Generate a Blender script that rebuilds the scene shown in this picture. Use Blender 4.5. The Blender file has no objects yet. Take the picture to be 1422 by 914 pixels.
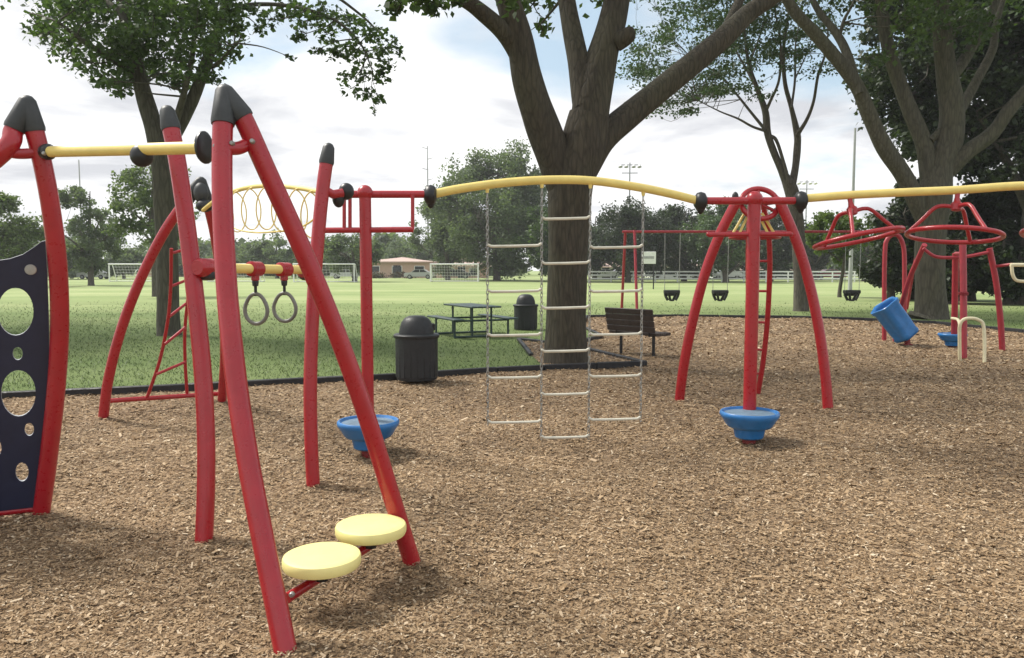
import bpy, bmesh, math, random
import numpy as np
from mathutils import Vector, Matrix, Euler

random.seed(7)
RNG = np.random.default_rng(11)
scene = bpy.context.scene
COL = scene.collection
R = math.radians

# ------------------------------------------------------------------ camera
W, H, F, EYE, HOR = 1422.0, 914.0, 1100.0, 1.7, 372.0
PITCH = math.atan((H / 2 - HOR) / F)
cam_d = bpy.data.cameras.new("camera")
cam = bpy.data.objects.new("camera", cam_d)
COL.objects.link(cam)
cam.location = (0, 0, EYE)
cam.rotation_euler = (math.pi / 2 - PITCH, 0, 0)
cam_d.sensor_width = 36.0
cam_d.lens = 36.0 * F / W
cam_d.clip_start = 0.05
cam_d.clip_end = 5000
scene.camera = cam
_c, _s = math.cos(PITCH), math.sin(PITCH)


def ray(u, v):
    x, y = (u - W / 2) / F, -(v - H / 2) / F
    return Vector((x, y * _s + _c, y * _c - _s))


def at(u, v, Y):
    """the point at distance Y along the view axis on the ground plane direction"""
    r = ray(u, v)
    return Vector((0, 0, EYE)) + r * (Y / r.y)


def gp(u, v, z=0.0):
    r = ray(u, v)
    return Vector((0, 0, EYE)) + r * ((z - EYE) / r.z)


# ------------------------------------------------------------------ materials
def new_mat(name):
    m = bpy.data.materials.new(name)
    m.use_nodes = True
    nt = m.node_tree
    return m, nt, nt.nodes["Principled BSDF"]


def node(nt, t, **kw):
    n = nt.nodes.new(t)
    for k, v in kw.items():
        setattr(n, k, v)
    return n


def noise(nt, scale, detail=4, rough=0.55, vec=None, dist=0.0):
    n = node(nt, "ShaderNodeTexNoise")
    n.inputs["Scale"].default_value = scale
    n.inputs["Detail"].default_value = detail
    n.inputs["Roughness"].default_value = rough
    n.inputs["Distortion"].default_value = dist
    if vec is not None:
        nt.links.new(vec, n.inputs["Vector"])
    return n


def ramp(nt, fac, stops):
    r = node(nt, "ShaderNodeValToRGB")
    el = r.color_ramp.elements
    while len(el) < len(stops):
        el.new(0.5)
    for e, (p, c) in zip(el, stops):
        e.position = p
        e.color = (*c, 1) if len(c) == 3 else c
    nt.links.new(fac, r.inputs["Fac"])
    return r


def mix(nt, fac, a, b, mode="MIX"):
    m = node(nt, "ShaderNodeMix", data_type="RGBA", blend_type=mode)
    for sock, val in ((m.inputs[0], fac), (m.inputs[6], a), (m.inputs[7], b)):
        if hasattr(val, "is_linked"):
            nt.links.new(val, sock)
        elif isinstance(val, (int, float)):
            sock.default_value = val
        else:
            sock.default_value = (*val, 1)
    return m.outputs[2]


def bump(nt, h, strength, dist, bsdf):
    b = node(nt, "ShaderNodeBump")
    b.inputs["Strength"].default_value = strength
    b.inputs["Distance"].default_value = dist
    nt.links.new(h, b.inputs["Height"])
    nt.links.new(b.outputs[0], bsdf.inputs["Normal"])


def pos(nt):
    return node(nt, "ShaderNodeNewGeometry").outputs["Position"]


def paint(name, col, rough=0.4, var=0.14, coat=0.0, scuff=None, spec=0.5):
    m, nt, b = new_mat(name)
    p = pos(nt)
    n = noise(nt, 9, 5, 0.6, p)
    dark = tuple(c * (1 - var) for c in col)
    lite = tuple(min(1, c * (1 + var)) for c in col)
    r = ramp(nt, n.outputs[0], [(0.3, dark), (0.7, lite)])
    colout = r.outputs[0]
    if scuff:
        n2 = noise(nt, 55, 4, 0.7, p)
        f = ramp(nt, n2.outputs[0], [(0.64, (0, 0, 0)), (0.76, (0.28, 0.28, 0.28))])
        colout = mix(nt, f.outputs[0], colout, scuff)
    nt.links.new(colout, b.inputs["Base Color"])
    if name == "red_powder_coat":
        n5 = noise(nt, 2.2, 6, 0.65, p)
        f5 = ramp(nt, n5.outputs[0], [(0.45, (0, 0, 0)), (0.75, (0.16, 0.16, 0.16))])
        colout = mix(nt, f5.outputs[0], colout, (0.43, 0.055, 0.06))
        nt.links.new(colout, b.inputs["Base Color"])
    n3 = noise(nt, 30, 4, 0.6, p)
    rr = ramp(nt, n3.outputs[0], [(0.3, (rough * 0.8,) * 3), (0.75, (min(1, rough * 1.35),) * 3)])
    nt.links.new(rr.outputs[0], b.inputs["Roughness"])
    b.inputs["Coat Weight"].default_value = coat
    b.inputs["Coat Roughness"].default_value = 0.2
    b.inputs["Specular IOR Level"].default_value = spec
    bump(nt, noise(nt, 140, 3, 0.5, p).outputs[0], 0.08, 0.004, b)
    return m


RED = paint("red_powder_coat", (0.37, 0.009, 0.018), 0.30, 0.10, 0.30, (0.30, 0.035, 0.035))
RED_FAR = paint("weathered_red_paint", (0.33, 0.022, 0.036), 0.42, 0.12, 0.1)
YEL = paint("pale_yellow_powder_coat", (0.82, 0.65, 0.20), 0.38, 0.07, 0.15, (0.55, 0.42, 0.16))
DISC = paint("lemon_step_plastic", (0.86, 0.77, 0.31), 0.5, 0.06, 0.0, (0.66, 0.57, 0.25))
CREAM = paint("cream_enamel", (0.72, 0.66, 0.44), 0.4, 0.08)
BLUE = paint("blue_rotomoulded_plastic", (0.020, 0.165, 0.44), 0.38, 0.14, 0.1, (0.08, 0.22, 0.45))
FLOORM = paint("scuffed_blue_grey_plastic", (0.13, 0.20, 0.27), 0.6, 0.25, 0, (0.3, 0.26, 0.2))
WORN = paint("worn_grey_plastic", (0.40, 0.40, 0.36), 0.6, 0.25, 0, (0.25, 0.2, 0.14))
NAVY = paint("navy_sheet_plastic", (0.016, 0.020, 0.048), 0.42, 0.15, 0.0, (0.03, 0.033, 0.055))
PALE_EDGE = paint("pale_cut_plastic_edge", (0.35, 0.37, 0.40), 0.6, 0.2)
CAP = paint("charcoal_rubber_cap", (0.036, 0.040, 0.042), 0.5, 0.2, 0, (0.09, 0.095, 0.09))
BLACK = paint("black_casting", (0.014, 0.015, 0.017), 0.4, 0.3)
RUNG = paint("pale_coated_rung", (0.62, 0.60, 0.50), 0.42, 0.12, 0, (0.4, 0.38, 0.3))
STEEL = paint("galvanised_chain", (0.34, 0.34, 0.32), 0.42, 0.25)
STEEL.node_tree.nodes["Principled BSDF"].inputs["Metallic"].default_value = 0.6
GRIP = paint("dark_grip_rubber", (0.06, 0.065, 0.06), 0.5, 0.3)
RINGM = paint("grey_ring_vinyl", (0.17, 0.17, 0.15), 0.4, 0.25)
BIN = paint("charcoal_bin_plastic", (0.013, 0.015, 0.017), 0.5, 0.25, 0, (0.04, 0.042, 0.045))
TABLEM = paint("dark_green_coated_steel", (0.020, 0.045, 0.042), 0.4, 0.3)
BENCHM = paint("dark_brown_slats", (0.045, 0.030, 0.024), 0.55, 0.3)
WHITE = paint("white_goal_paint", (0.74, 0.75, 0.74), 0.45, 0.08)
GALV = paint("grey_galvanised_pole", (0.34, 0.35, 0.35), 0.5, 0.15)
KERB = paint("black_recycled_edging", (0.013, 0.013, 0.015), 0.6, 0.35)
GLASS_DARK = paint("dark_window_glass", (0.02, 0.024, 0.03), 0.12, 0.2)
TYRE = paint("tyre_rubber", (0.02, 0.02, 0.02), 0.8, 0.2)
CARW = paint("white_car_paint", (0.75, 0.76, 0.77), 0.25, 0.03, 0.5)
CARS = paint("silver_car_paint", (0.42, 0.43, 0.45), 0.25, 0.05, 0.5)
CARD = paint("dark_car_paint", (0.03, 0.035, 0.045), 0.25, 0.1, 0.5)
CARR = paint("maroon_car_paint", (0.2, 0.02, 0.025), 0.25, 0.1, 0.5)
ROOFM = paint("grey_roofing", (0.46, 0.34, 0.29), 0.8, 0.12)
SOIL_RED = paint("red_stub_paint", (0.25, 0.03, 0.03), 0.5, 0.2)


def brick_mat(name, c1, c2, mortar):
    m, nt, b = new_mat(name)
    br = node(nt, "ShaderNodeTexBrick")
    br.inputs["Color1"].default_value = (*c1, 1)
    br.inputs["Color2"].default_value = (*c2, 1)
    br.inputs["Mortar"].default_value = (*mortar, 1)
    br.inputs["Scale"].default_value = 3.0
    mp = node(nt, "ShaderNodeMapping")
    mp.inputs["Rotation"].default_value = (R(90), 0, 0)
    nt.links.new(pos(nt), mp.inputs["Vector"])
    nt.links.new(mp.outputs[0], br.inputs["Vector"])
    nt.links.new(br.outputs[0], b.inputs["Base Color"])
    b.inputs["Roughness"].default_value = 0.85
    return m


BRICK = brick_mat("pinkish_tan_brick", (0.52, 0.33, 0.25), (0.46, 0.28, 0.22), (0.5, 0.44, 0.38))
SIDING = paint("pale_siding", (0.62, 0.60, 0.56), 0.7, 0.06)


def bark_mat(name, c1, c2, c3, scale=1.0):
    m, nt, b = new_mat(name)
    mp = node(nt, "ShaderNodeMapping")
    mp.inputs["Scale"].default_value = (6 * scale, 6 * scale, 1.0 * scale)
    nt.links.new(pos(nt), mp.inputs["Vector"])
    n = noise(nt, 2.2, 8, 0.65, mp.outputs[0], 0.6)
    v = node(nt, "ShaderNodeTexVoronoi", feature="DISTANCE_TO_EDGE")
    v.inputs["Scale"].default_value = 2.4
    nt.links.new(mp.outputs[0], v.inputs["Vector"])
    n2 = noise(nt, 0.9, 4, 0.6, pos(nt))
    c = ramp(nt, n.outputs[0], [(0.25, c1), (0.55, c2), (0.8, c3)])
    moss = ramp(nt, n2.outputs[0], [(0.45, (0, 0, 0)), (0.75, (0.5, 0.5, 0.5))])
    cc = mix(nt, moss.outputs[0], c.outputs[0], (0.085, 0.085, 0.045))
    crack = ramp(nt, v.outputs["Distance"], [(0.0, (0.62,) * 3), (0.18, (1,) * 3)])
    cc = mix(nt, 1.0, cc, crack.outputs[0], "MULTIPLY")
    nt.links.new(cc, b.inputs["Base Color"])
    b.inputs["Roughness"].default_value = 0.9
    add = node(nt, "ShaderNodeMath", operation="ADD")
    nt.links.new(n.outputs[0], add.inputs[0])
    nt.links.new(crack.outputs[0], add.inputs[1])
    bump(nt, add.outputs[0], 0.6, 0.035, b)
    return m


BARK = bark_mat("furrowed_dark_bark", (0.030, 0.025, 0.017), (0.065, 0.054, 0.037), (0.10, 0.085, 0.060))
BARK2 = bark_mat("grey_green_bark", (0.048, 0.044, 0.030), (0.088, 0.081, 0.058), (0.125, 0.115, 0.085), 0.8)
BARK3 = bark_mat("thin_stem_bark", (0.07, 0.062, 0.052), (0.12, 0.105, 0.088), (0.17, 0.15, 0.125), 1.2)


def leaf_mat(name, cols, trans=0.3, rough=0.5):
    m, nt, b = new_mat(name)
    g = node(nt, "ShaderNodeNewGeometry")
    k = len(cols)
    r = ramp(nt, g.outputs["Random Per Island"], [(i / max(1, k - 1), c) for i, c in enumerate(cols)])
    n = noise(nt, 0.45, 3, 0.5, g.outputs["Position"])
    f = ramp(nt, n.outputs[0], [(0.3, (0.72, 0.74, 0.7)), (0.7, (1.25, 1.2, 1.1))])
    c = mix(nt, 1.0, r.outputs[0], f.outputs[0], "MULTIPLY")
    nt.links.new(c, b.inputs["Base Color"])
    b.inputs["Roughness"].default_value = rough
    b.inputs["Specular IOR Level"].default_value = 0.35
    t = node(nt, "ShaderNodeBsdfTranslucent")
    tc = mix(nt, 1.0, c, (1.25, 1.35, 0.6), "MULTIPLY")
    nt.links.new(tc, t.inputs["Color"])
    ms = node(nt, "ShaderNodeMixShader")
    ms.inputs[0].default_value = trans
    nt.links.new(b.outputs[0], ms.inputs[1])
    nt.links.new(t.outputs[0], ms.inputs[2])
    nt.links.new(ms.outputs[0], nt.nodes["Material Output"].inputs["Surface"])
    return m


LEAF_DARK = leaf_mat("dark_green_leaf", [(0.040, 0.072, 0.028), (0.056, 0.098, 0.038), (0.078, 0.125, 0.050), (0.046, 0.082, 0.032)], 0.42)
LEAF_MAPLE = leaf_mat("maple_leaf", [(0.045, 0.080, 0.034), (0.065, 0.112, 0.046), (0.09, 0.142, 0.06), (0.055, 0.095, 0.04)], 0.45)
LEAF_MID = leaf_mat("mid_green_leaf", [(0.06, 0.105, 0.045), (0.085, 0.14, 0.06), (0.115, 0.17, 0.08), (0.065, 0.11, 0.05)])
LEAF_OLIVE = leaf_mat("olive_leaf", [(0.10, 0.135, 0.048), (0.125, 0.165, 0.06), (0.08, 0.115, 0.042)])
LEAF_LIGHT = leaf_mat("yellow_green_leaf", [(0.10, 0.16, 0.045), (0.13, 0.19, 0.06), (0.08, 0.12, 0.04)])
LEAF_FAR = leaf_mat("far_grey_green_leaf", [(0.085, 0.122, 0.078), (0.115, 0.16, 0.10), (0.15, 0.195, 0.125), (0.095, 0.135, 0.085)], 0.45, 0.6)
LEAF_FINE = leaf_mat("fine_feathery_leaf", [(0.045, 0.075, 0.045), (0.06, 0.10, 0.055), (0.05, 0.085, 0.05)], 0.35)
LEAF_CON = leaf_mat("evergreen_needle", [(0.024, 0.038, 0.022), (0.036, 0.056, 0.030), (0.050, 0.072, 0.038)], 0.3)
SHRUB = leaf_mat("russet_shrub_leaf", [(0.10, 0.05, 0.035), (0.07, 0.06, 0.03), (0.05, 0.07, 0.03)], 0.2)


def mulch_mat():
    m, nt, b = new_mat("wood_fibre_bed")
    p = pos(nt)
    v = node(nt, "ShaderNodeTexVoronoi")
    v.inputs["Scale"].default_value = 42
    v.inputs["Randomness"].default_value = 1.0
    wv = noise(nt, 20, 3, 0.6, p)
    off = mix(nt, 0.08, p, wv.outputs["Color"])
    nt.links.new(off, v.inputs["Vector"])
    c = ramp(nt, v.outputs["Color"], [(0.1, (0.12, 0.073, 0.038)), (0.4, (0.23, 0.154, 0.087)), (0.7, (0.322, 0.226, 0.135)), (0.95, (0.41, 0.30, 0.19))])
    n = noise(nt, 0.55, 5, 0.6, p)
    patch = ramp(nt, n.outputs[0], [(0.32, (0.74, 0.72, 0.70)), (0.5, (0.95, 0.94, 0.92)), (0.66, (1.08, 1.07, 1.05))])
    n4 = noise(nt, 7, 6, 0.7, p)
    sp = ramp(nt, n4.outputs[0], [(0.3, (0.6, 0.58, 0.55)), (0.6, (1.1, 1.1, 1.1))])
    cc = mix(nt, 1.0, c.outputs[0], patch.outputs[0], "MULTIPLY")
    cc = mix(nt, 1.0, cc, sp.outputs[0], "MULTIPLY")
    nt.links.new(cc, b.inputs["Base Color"])
    b.inputs["Roughness"].default_value = 0.95
    bump(nt, v.outputs["Distance"], 0.8, 0.02, b)
    return m


def chip_mat():
    m, nt, b = new_mat("shredded_wood_chip")
    g = node(nt, "ShaderNodeNewGeometry")
    r = ramp(nt, g.outputs["Random Per Island"],
             [(0.0, (0.125, 0.075, 0.037)), (0.2, (0.235, 0.155, 0.085)), (0.5, (0.325, 0.226, 0.132)),
              (0.8, (0.41, 0.298, 0.183)), (0.94, (0.50, 0.385, 0.26)), (1.0, (0.62, 0.52, 0.38))])
    n = noise(nt, 0.55, 5, 0.6, g.outputs["Position"])
    patch = ramp(nt, n.outputs[0], [(0.32, (0.74, 0.72, 0.70)), (0.5, (0.95, 0.94, 0.92)), (0.66, (1.08, 1.07, 1.05))])
    cc = mix(nt, 1.0, r.outputs[0], patch.outputs[0], "MULTIPLY")
    nt.links.new(cc, b.inputs["Base Color"])
    b.inputs["Roughness"].default_value = 0.9
    b.inputs["Specular IOR Level"].default_value = 0.2
    return m


def lawn_mat():
    m, nt, b = new_mat("mown_lawn")
    p = pos(nt)
    mp = node(nt, "ShaderNodeMapping")
    mp.inputs["Scale"].default_value = (0.35, 1.0, 1.0)
    nt.links.new(p, mp.inputs["Vector"])
    n = noise(nt, 0.16, 8, 0.68, mp.outputs[0])
    c = ramp(nt, n.outputs[0], [(0.25, (0.088, 0.135, 0.042)), (0.45, (0.125, 0.172, 0.060)), (0.62, (0.165, 0.208, 0.082)), (0.8, (0.23, 0.25, 0.12))])
    # tree shade versus sunlit field painted in: lawn colour paler with distance
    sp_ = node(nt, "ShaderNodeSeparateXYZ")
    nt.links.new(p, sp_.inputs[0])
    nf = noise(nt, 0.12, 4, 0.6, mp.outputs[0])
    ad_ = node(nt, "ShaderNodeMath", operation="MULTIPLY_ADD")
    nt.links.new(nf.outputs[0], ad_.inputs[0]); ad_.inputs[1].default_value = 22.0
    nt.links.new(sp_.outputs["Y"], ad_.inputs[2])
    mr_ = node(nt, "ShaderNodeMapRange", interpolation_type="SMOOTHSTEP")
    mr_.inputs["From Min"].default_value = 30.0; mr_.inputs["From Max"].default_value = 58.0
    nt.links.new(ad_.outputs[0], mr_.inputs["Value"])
    sunlit_tone = mix(nt, 1.0, c.outputs[0], (2.05, 1.85, 2.25), "MULTIPLY")
    cfield = mix(nt, mr_.outputs[0], c.outputs[0], sunlit_tone)
    n2 = noise(nt, 26, 6, 0.75, p)
    f = ramp(nt, n2.outputs[0], [(0.25, (0.78, 0.8, 0.74)), (0.6, (1.08, 1.07, 1.05))])
    cc = mix(nt, 1.0, cfield, f.outputs[0], "MULTIPLY")
    nt.links.new(cc, b.inputs["Base Color"])
    b.inputs["Roughness"].default_value = 0.9
    b.inputs["Specular IOR Level"].default_value = 0.15
    bump(nt, n2.outputs[0], 0.5, 0.03, b)
    return m


def blade_mat():
    m, nt, b = new_mat("grass_blade")
    g = node(nt, "ShaderNodeNewGeometry")
    r = ramp(nt, g.outputs["Random Per Island"], [(0, (0.082, 0.125, 0.040)), (0.5, (0.102, 0.148, 0.050)), (0.95, (0.125, 0.17, 0.062)), (1, (0.18, 0.19, 0.09))])
    nt.links.new(r.outputs[0], b.inputs["Base Color"])
    b.inputs["Roughness"].default_value = 0.6
    t = node(nt, "ShaderNodeBsdfTranslucent")
    nt.links.new(r.outputs[0], t.inputs["Color"])
    ms = node(nt, "ShaderNodeMixShader")
    ms.inputs[0].default_value = 0.2
    nt.links.new(b.outputs[0], ms.inputs[1])
    nt.links.new(t.outputs[0], ms.inputs[2])
    nt.links.new(ms.outputs[0], nt.nodes["Material Output"].inputs["Surface"])
    return m


# ------------------------------------------------------------------ object helpers
def tag(o, label=None, cat=None, group=None, kind=None):
    if label:
        o["label"] = label
    if cat:
        o["category"] = cat
    if group:
        o["group"] = group
    if kind:
        o["kind"] = kind
    return o


def thing(name, label, cat, loc=(0, 0, 0), rz=0.0, group=None):
    o = bpy.data.objects.new(name, None)
    o.empty_display_size = 0.2
    COL.objects.link(o)
    o.location = loc
    o.rotation_euler = (0, 0, rz)
    return tag(o, label, cat, group)


def copy_tree(o, parent=None):
    c = o.copy()
    COL.objects.link(c)
    if parent is not None:
        c.parent = parent
    for ch in [k for k in KIDS.get(o.name, [])]:
        cc = copy_tree(ch, c)
        KIDS.setdefault(c.name, []).append(cc)
    return c


KIDS = {}


def dup(o, loc, rot=None, label=None):
    c = copy_tree(o)
    c.location = loc
    if rot is not None:
        c.rotation_euler = rot
        c.rotation_mode = o.rotation_mode
    if label:
        c["label"] = label
    return c


def root_loc(p):
    while p is not None and p.parent is not None:
        p = p.parent
    return Vector(p.location) if p is not None else Vector((0, 0, 0))


def spline(pts, per=8):
    """Catmull-Rom through pts (each may carry a radius as a 4th value)."""
    P = [np.array(p, float) for p in pts]
    if len(P) < 3:
        return P
    out = []
    for i in range(len(P) - 1):
        p0 = P[i - 1] if i else 2 * P[0] - P[1]
        p1, p2 = P[i], P[i + 1]
        p3 = P[i + 2] if i + 2 < len(P) else 2 * P[-1] - P[-2]
        for k in range(per):
            t = k / per
            out.append(0.5 * ((2 * p1) + (-p0 + p2) * t + (2 * p0 - 5 * p1 + 4 * p2 - p3) * t * t + (-p0 + 3 * p1 - 3 * p2 + p3) * t ** 3))
    out.append(P[-1])
    return out


class MB:
    def __init__(self):
        self.v, self.f = [], []

    def tube(self, pts, r, seg=14, caps=True, closed=False, wobble=0.0):
        P = [Vector(p[:3]) for p in pts]
        rad = [r] * len(P) if isinstance(r, (int, float)) else list(r)
        n = len(P)
        base = len(self.v)
        nrm = None
        for i in range(n):
            if closed:
                t = P[(i + 1) % n] - P[i - 1]
            else:
                t = P[min(i + 1, n - 1)] - P[max(i - 1, 0)]
            t.normalize()
            if nrm is None:
                a = Vector((0, 0, 1)) if abs(t.z) < 0.9 else Vector((1, 0, 0))
                nrm = (a - t * a.dot(t)).normalized()
            else:
                nrm = (nrm - t * nrm.dot(t)).normalized()
            b = t.cross(nrm)
            for k in range(seg):
                a = 2 * math.pi * k / seg
                rr = rad[i]
                if wobble:
                    rr *= 1 + wobble * (0.6 * math.sin(3 * a + i * 0.35) + 0.5 * math.sin(5 * a - i * 0.23) + 0.4 * math.sin(2 * a + i * 0.8))
                self.v.append(P[i] + (nrm * math.cos(a) + b * math.sin(a)) * rr)
        m = n if closed else n - 1
        for i in range(m):
            j = (i + 1) % n
            for k in range(seg):
                k2 = (k + 1) % seg
                self.f.append((base + i * seg + k, base + i * seg + k2, base + j * seg + k2, base + j * seg + k))
        if caps and not closed:
            self.f.append(tuple(base + k for k in range(seg))[::-1])
            self.f.append(tuple(base + (n - 1) * seg + k for k in range(seg)))
        return self

    def lathe(self, c, prof, seg=28, axis=(0, 0, 1), closed_prof=False):
        ax = Vector(axis).normalized()
        a = Vector((1, 0, 0)) if abs(ax.x) < 0.9 else Vector((0, 1, 0))
        e1 = (a - ax * a.dot(ax)).normalized()
        e2 = ax.cross(e1)
        c = Vector(c)
        base = len(self.v)
        for (r, z) in prof:
            for k in range(seg):
                t = 2 * math.pi * k / seg
                self.v.append(c + ax * z + (e1 * math.cos(t) + e2 * math.sin(t)) * max(r, 1e-4))
        n = len(prof)
        for i in range(n - 1):
            for k in range(seg):
                k2 = (k + 1) % seg
                self.f.append((base + i * seg + k, base + i * seg + k2, base + (i + 1) * seg + k2, base + (i + 1) * seg + k))
        self.f.append(tuple(base + k for k in range(seg))[::-1])
        self.f.append(tuple(base + (n - 1) * seg + k for k in range(seg)))
        return self

    def box(self, c, size, rz=0.0, M=None, chamfer=0.0):
        """box centred at c; chamfered on its vertical profile when chamfer > 0"""
        sx, sy, sz = (s / 2 for s in size)
        c = Vector(c)
        rot = M if M is not None else Matrix.Rotation(rz, 3, "Z")
        base = len(self.v)
        if chamfer <= 0:
            for z in (-sz, sz):
                for x, y in ((-sx, -sy), (sx, -sy), (sx, sy), (-sx, sy)):
                    self.v.append(c + rot @ Vector((x, y, z)))
            q = [(0, 3, 2, 1), (4, 5, 6, 7), (0, 1, 5, 4), (1, 2, 6, 5), (2, 3, 7, 6), (3, 0, 4, 7)]
            self.f += [tuple(base + i for i in f) for f in q]
            return self
        h = chamfer
        loops = []
        for z, ins in ((-sz, h), (-sz + h, 0), (sz - h, 0), (sz, h)):
            lp = []
            X, Y = sx - ins, sy - ins
            for x, y in ((-X + h, -Y), (X - h, -Y), (X, -Y + h), (X, Y - h), (X - h, Y), (-X + h, Y), (-X, Y - h), (-X, -Y + h)):
                lp.append(len(self.v))
                self.v.append(c + rot @ Vector((x, y, z)))
            loops.append(lp)
        self.f.append(tuple(loops[0][::-1]))
        self.f.append(tuple(loops[-1]))
        for a, b in zip(loops, loops[1:]):
            for k in range(8):
                k2 = (k + 1) % 8
                self.f.append((a[k], a[k2], b[k2], b[k]))
        return self

    def prism(self, poly, y0, y1, M=None, o=(0, 0, 0)):
        """poly in (x,z), extruded along y"""
        base = len(self.v)
        M = M or Matrix.Identity(3)
        o = Vector(o)
        for y in (y0, y1):
            for x, z in poly:
                self.v.append(o + M @ Vector((x, y, z)))
        n = len(poly)
        self.f.append(tuple(base + k for k in range(n)))
        self.f.append(tuple(base + n + k for k in range(n))[::-1])
        for k in range(n):
            k2 = (k + 1) % n
            self.f.append((base + k, base + n + k, base + n + k2, base + k2))
        return self

    def hull(self, pts):
        bm = bmesh.new()
        for p in pts:
            bm.verts.new(p)
        r = bmesh.ops.convex_hull(bm, input=bm.verts)
        bm.verts.ensure_lookup_table()
        dele = [g for g in r["geom_interior"] + r["geom_unused"] if isinstance(g, bmesh.types.BMVert)]
        bmesh.ops.delete(bm, geom=list(set(dele)), context="VERTS")
        bm.verts.index_update()
        base = len(self.v)
        self.v += [v.co.copy() for v in bm.verts]
        self.f += [tuple(base + v.index for v in f.verts) for f in bm.faces]
        bm.free()
        return self

    def ball(self, c, r, sc=(1, 1, 1), seg=18, rings=10, M=None):
        c = Vector(c)
        base = len(self.v)
        for i in range(rings + 1):
            th = math.pi * i / rings
            for k in range(seg):
                a = 2 * math.pi * k / seg
                q = Vector((math.sin(th) * math.cos(a) * sc[0], math.sin(th) * math.sin(a) * sc[1], math.cos(th) * sc[2])) * r
                if i in (0, rings):
                    q = Vector((1e-4 * math.cos(a), 1e-4 * math.sin(a), math.cos(th) * sc[2] * r))
                self.v.append(c + (M @ q if M else q))
        for i in range(rings):
            for k in range(seg):
                k2 = (k + 1) % seg
                self.f.append((base + i * seg + k, base + (i + 1) * seg + k, base + (i + 1) * seg + k2, base + i * seg + k2))
        return self

    def build(self, name, mat, parent=None, smooth=True, sharp=40):
        off = root_loc(parent)
        me = bpy.data.meshes.new(name)
        me.from_pydata([tuple(Vector(v) - off) for v in self.v], [], self.f)
        me.validate()
        bm = bmesh.new()
        bm.from_mesh(me)
        bmesh.ops.recalc_face_normals(bm, faces=bm.faces)
        if smooth:
            lim = R(sharp)
            for f in bm.faces:
                f.smooth = True
            for e in bm.edges:
                if len(e.link_faces) == 2 and e.calc_face_angle(0) > lim:
                    e.smooth = False
        bm.to_mesh(me)
        bm.free()
        mats = mat if isinstance(mat, (list, tuple)) else [mat]
        for m in mats:
            me.materials.append(m)
        o = bpy.data.objects.new(name, me)
        COL.objects.link(o)
        if parent is not None:
            o.parent = parent
            KIDS.setdefault(parent.name, []).append(o)
        return o


def fast_mesh(name, verts, quads, mat, parent=None, normals_smooth=False):
    """numpy arrays: verts (n,3), quads (m,4)"""
    me = bpy.data.meshes.new(name)
    nv, nq = len(verts), len(quads)
    me.vertices.add(nv)
    me.vertices.foreach_set("co", np.asarray(verts, np.float32).ravel())
    me.loops.add(nq * 4)
    me.loops.foreach_set("vertex_index", np.asarray(quads, np.int32).ravel())
    me.polygons.add(nq)
    me.polygons.foreach_set("loop_start", np.arange(nq, dtype=np.int32) * 4)
    me.update(calc_edges=True)
    me.materials.append(mat)
    o = bpy.data.objects.new(name, me)
    COL.objects.link(o)
    if parent is not None:
        o.parent = parent
        KIDS.setdefault(parent.name, []).append(o)
    return o


def pxpath(px, d0, d1, per=8):
    """pixels of the photograph at depths running from d0 to d1 -> smooth 3-D centre line"""
    L = [0.0]
    for a, b in zip(px, px[1:]):
        L.append(L[-1] + math.hypot(b[0] - a[0], b[1] - a[1]))
    pts = [at(u, v, d0 + (d1 - d0) * l / L[-1]) for (u, v), l in zip(px, L)]
    return [Vector(p) for p in spline(pts, per)]


def down(path, n=0.12):
    """lead the first point of a pole into the ground"""
    p = Vector(path[0])
    return [Vector((p.x, p.y, p.z - n))] + list(path)


def sleeve_cap(mb, path_a, path_b, r, length, top=None):
    """dark cap over the top of one or two tubes: a sleeve along each tube meeting in one rounded head"""
    head = Vector(path_a[-1]) if top is None else Vector(top)
    for path in (path_a, path_b):
        if path is None:
            continue
        d = 0.0
        i = len(path) - 1
        while i > 0 and d < length:
            d += (Vector(path[i]) - Vector(path[i - 1])).length
            i -= 1
        lo = Vector(path[i])
        ax = (head - lo).normalized()
        a = Vector((1, 0, 0)) if abs(ax.x) < 0.9 else Vector((0, 1, 0))
        e1 = (a - ax * a.dot(ax)).normalized()
        e2 = ax.cross(e1)
        pts = []
        for k in range(20):
            t = 2 * math.pi * k / 20
            q = e1 * math.cos(t) + e2 * math.sin(t)
            pts.append(lo + q * r)
            pts.append(lo + ax * 0.02 + q * r * 1.06)
            pts.append(head + q * r * 0.82 + ax * r * 0.05)
            pts.append(head + q * r * 0.55 + ax * r * 0.5)
            pts.append(head + q * r * 0.2 + ax * r * 0.68)
        mb.hull(pts)


# ------------------------------------------------------------------ ground
LAWN_Z = 0.03
inner_px = [(-900, 640), (-420, 588), (-60, 556), (90, 549), (260, 541), (430, 532), (550, 526), (690, 517), (755, 514),
            (897, 508), (790, 482), (836, 469), (806, 455), (815, 441), (950, 440), (1100, 442), (1200, 445), (1300, 450), (1422, 462),
            (1700, 500)]
inner = [gp(u, v) for u, v in inner_px]
inner = [Vector((p.x, p.y, 0)) for p in inner]
# close the bed round behind the camera
inner += [Vector((22, 8, 0)), Vector((19, -4, 0)), Vector((8, -9, 0)), Vector((-6, -9, 0)), Vector((-12, -2, 0))]
poly_np = np.array([(p.x, p.y) for p in inner])


def inside(x, y, poly=poly_np):
    x, y = np.asarray(x), np.asarray(y)
    res = np.zeros(x.shape, bool)
    n = len(poly)
    for i in range(n):
        x1, y1 = poly[i]
        x2, y2 = poly[(i + 1) % n]
        c = ((y1 > y) != (y2 > y)) & (x < (x2 - x1) * (y - y1) / (y2 - y1 + 1e-12) + x1)
        res ^= c
    return res


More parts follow.
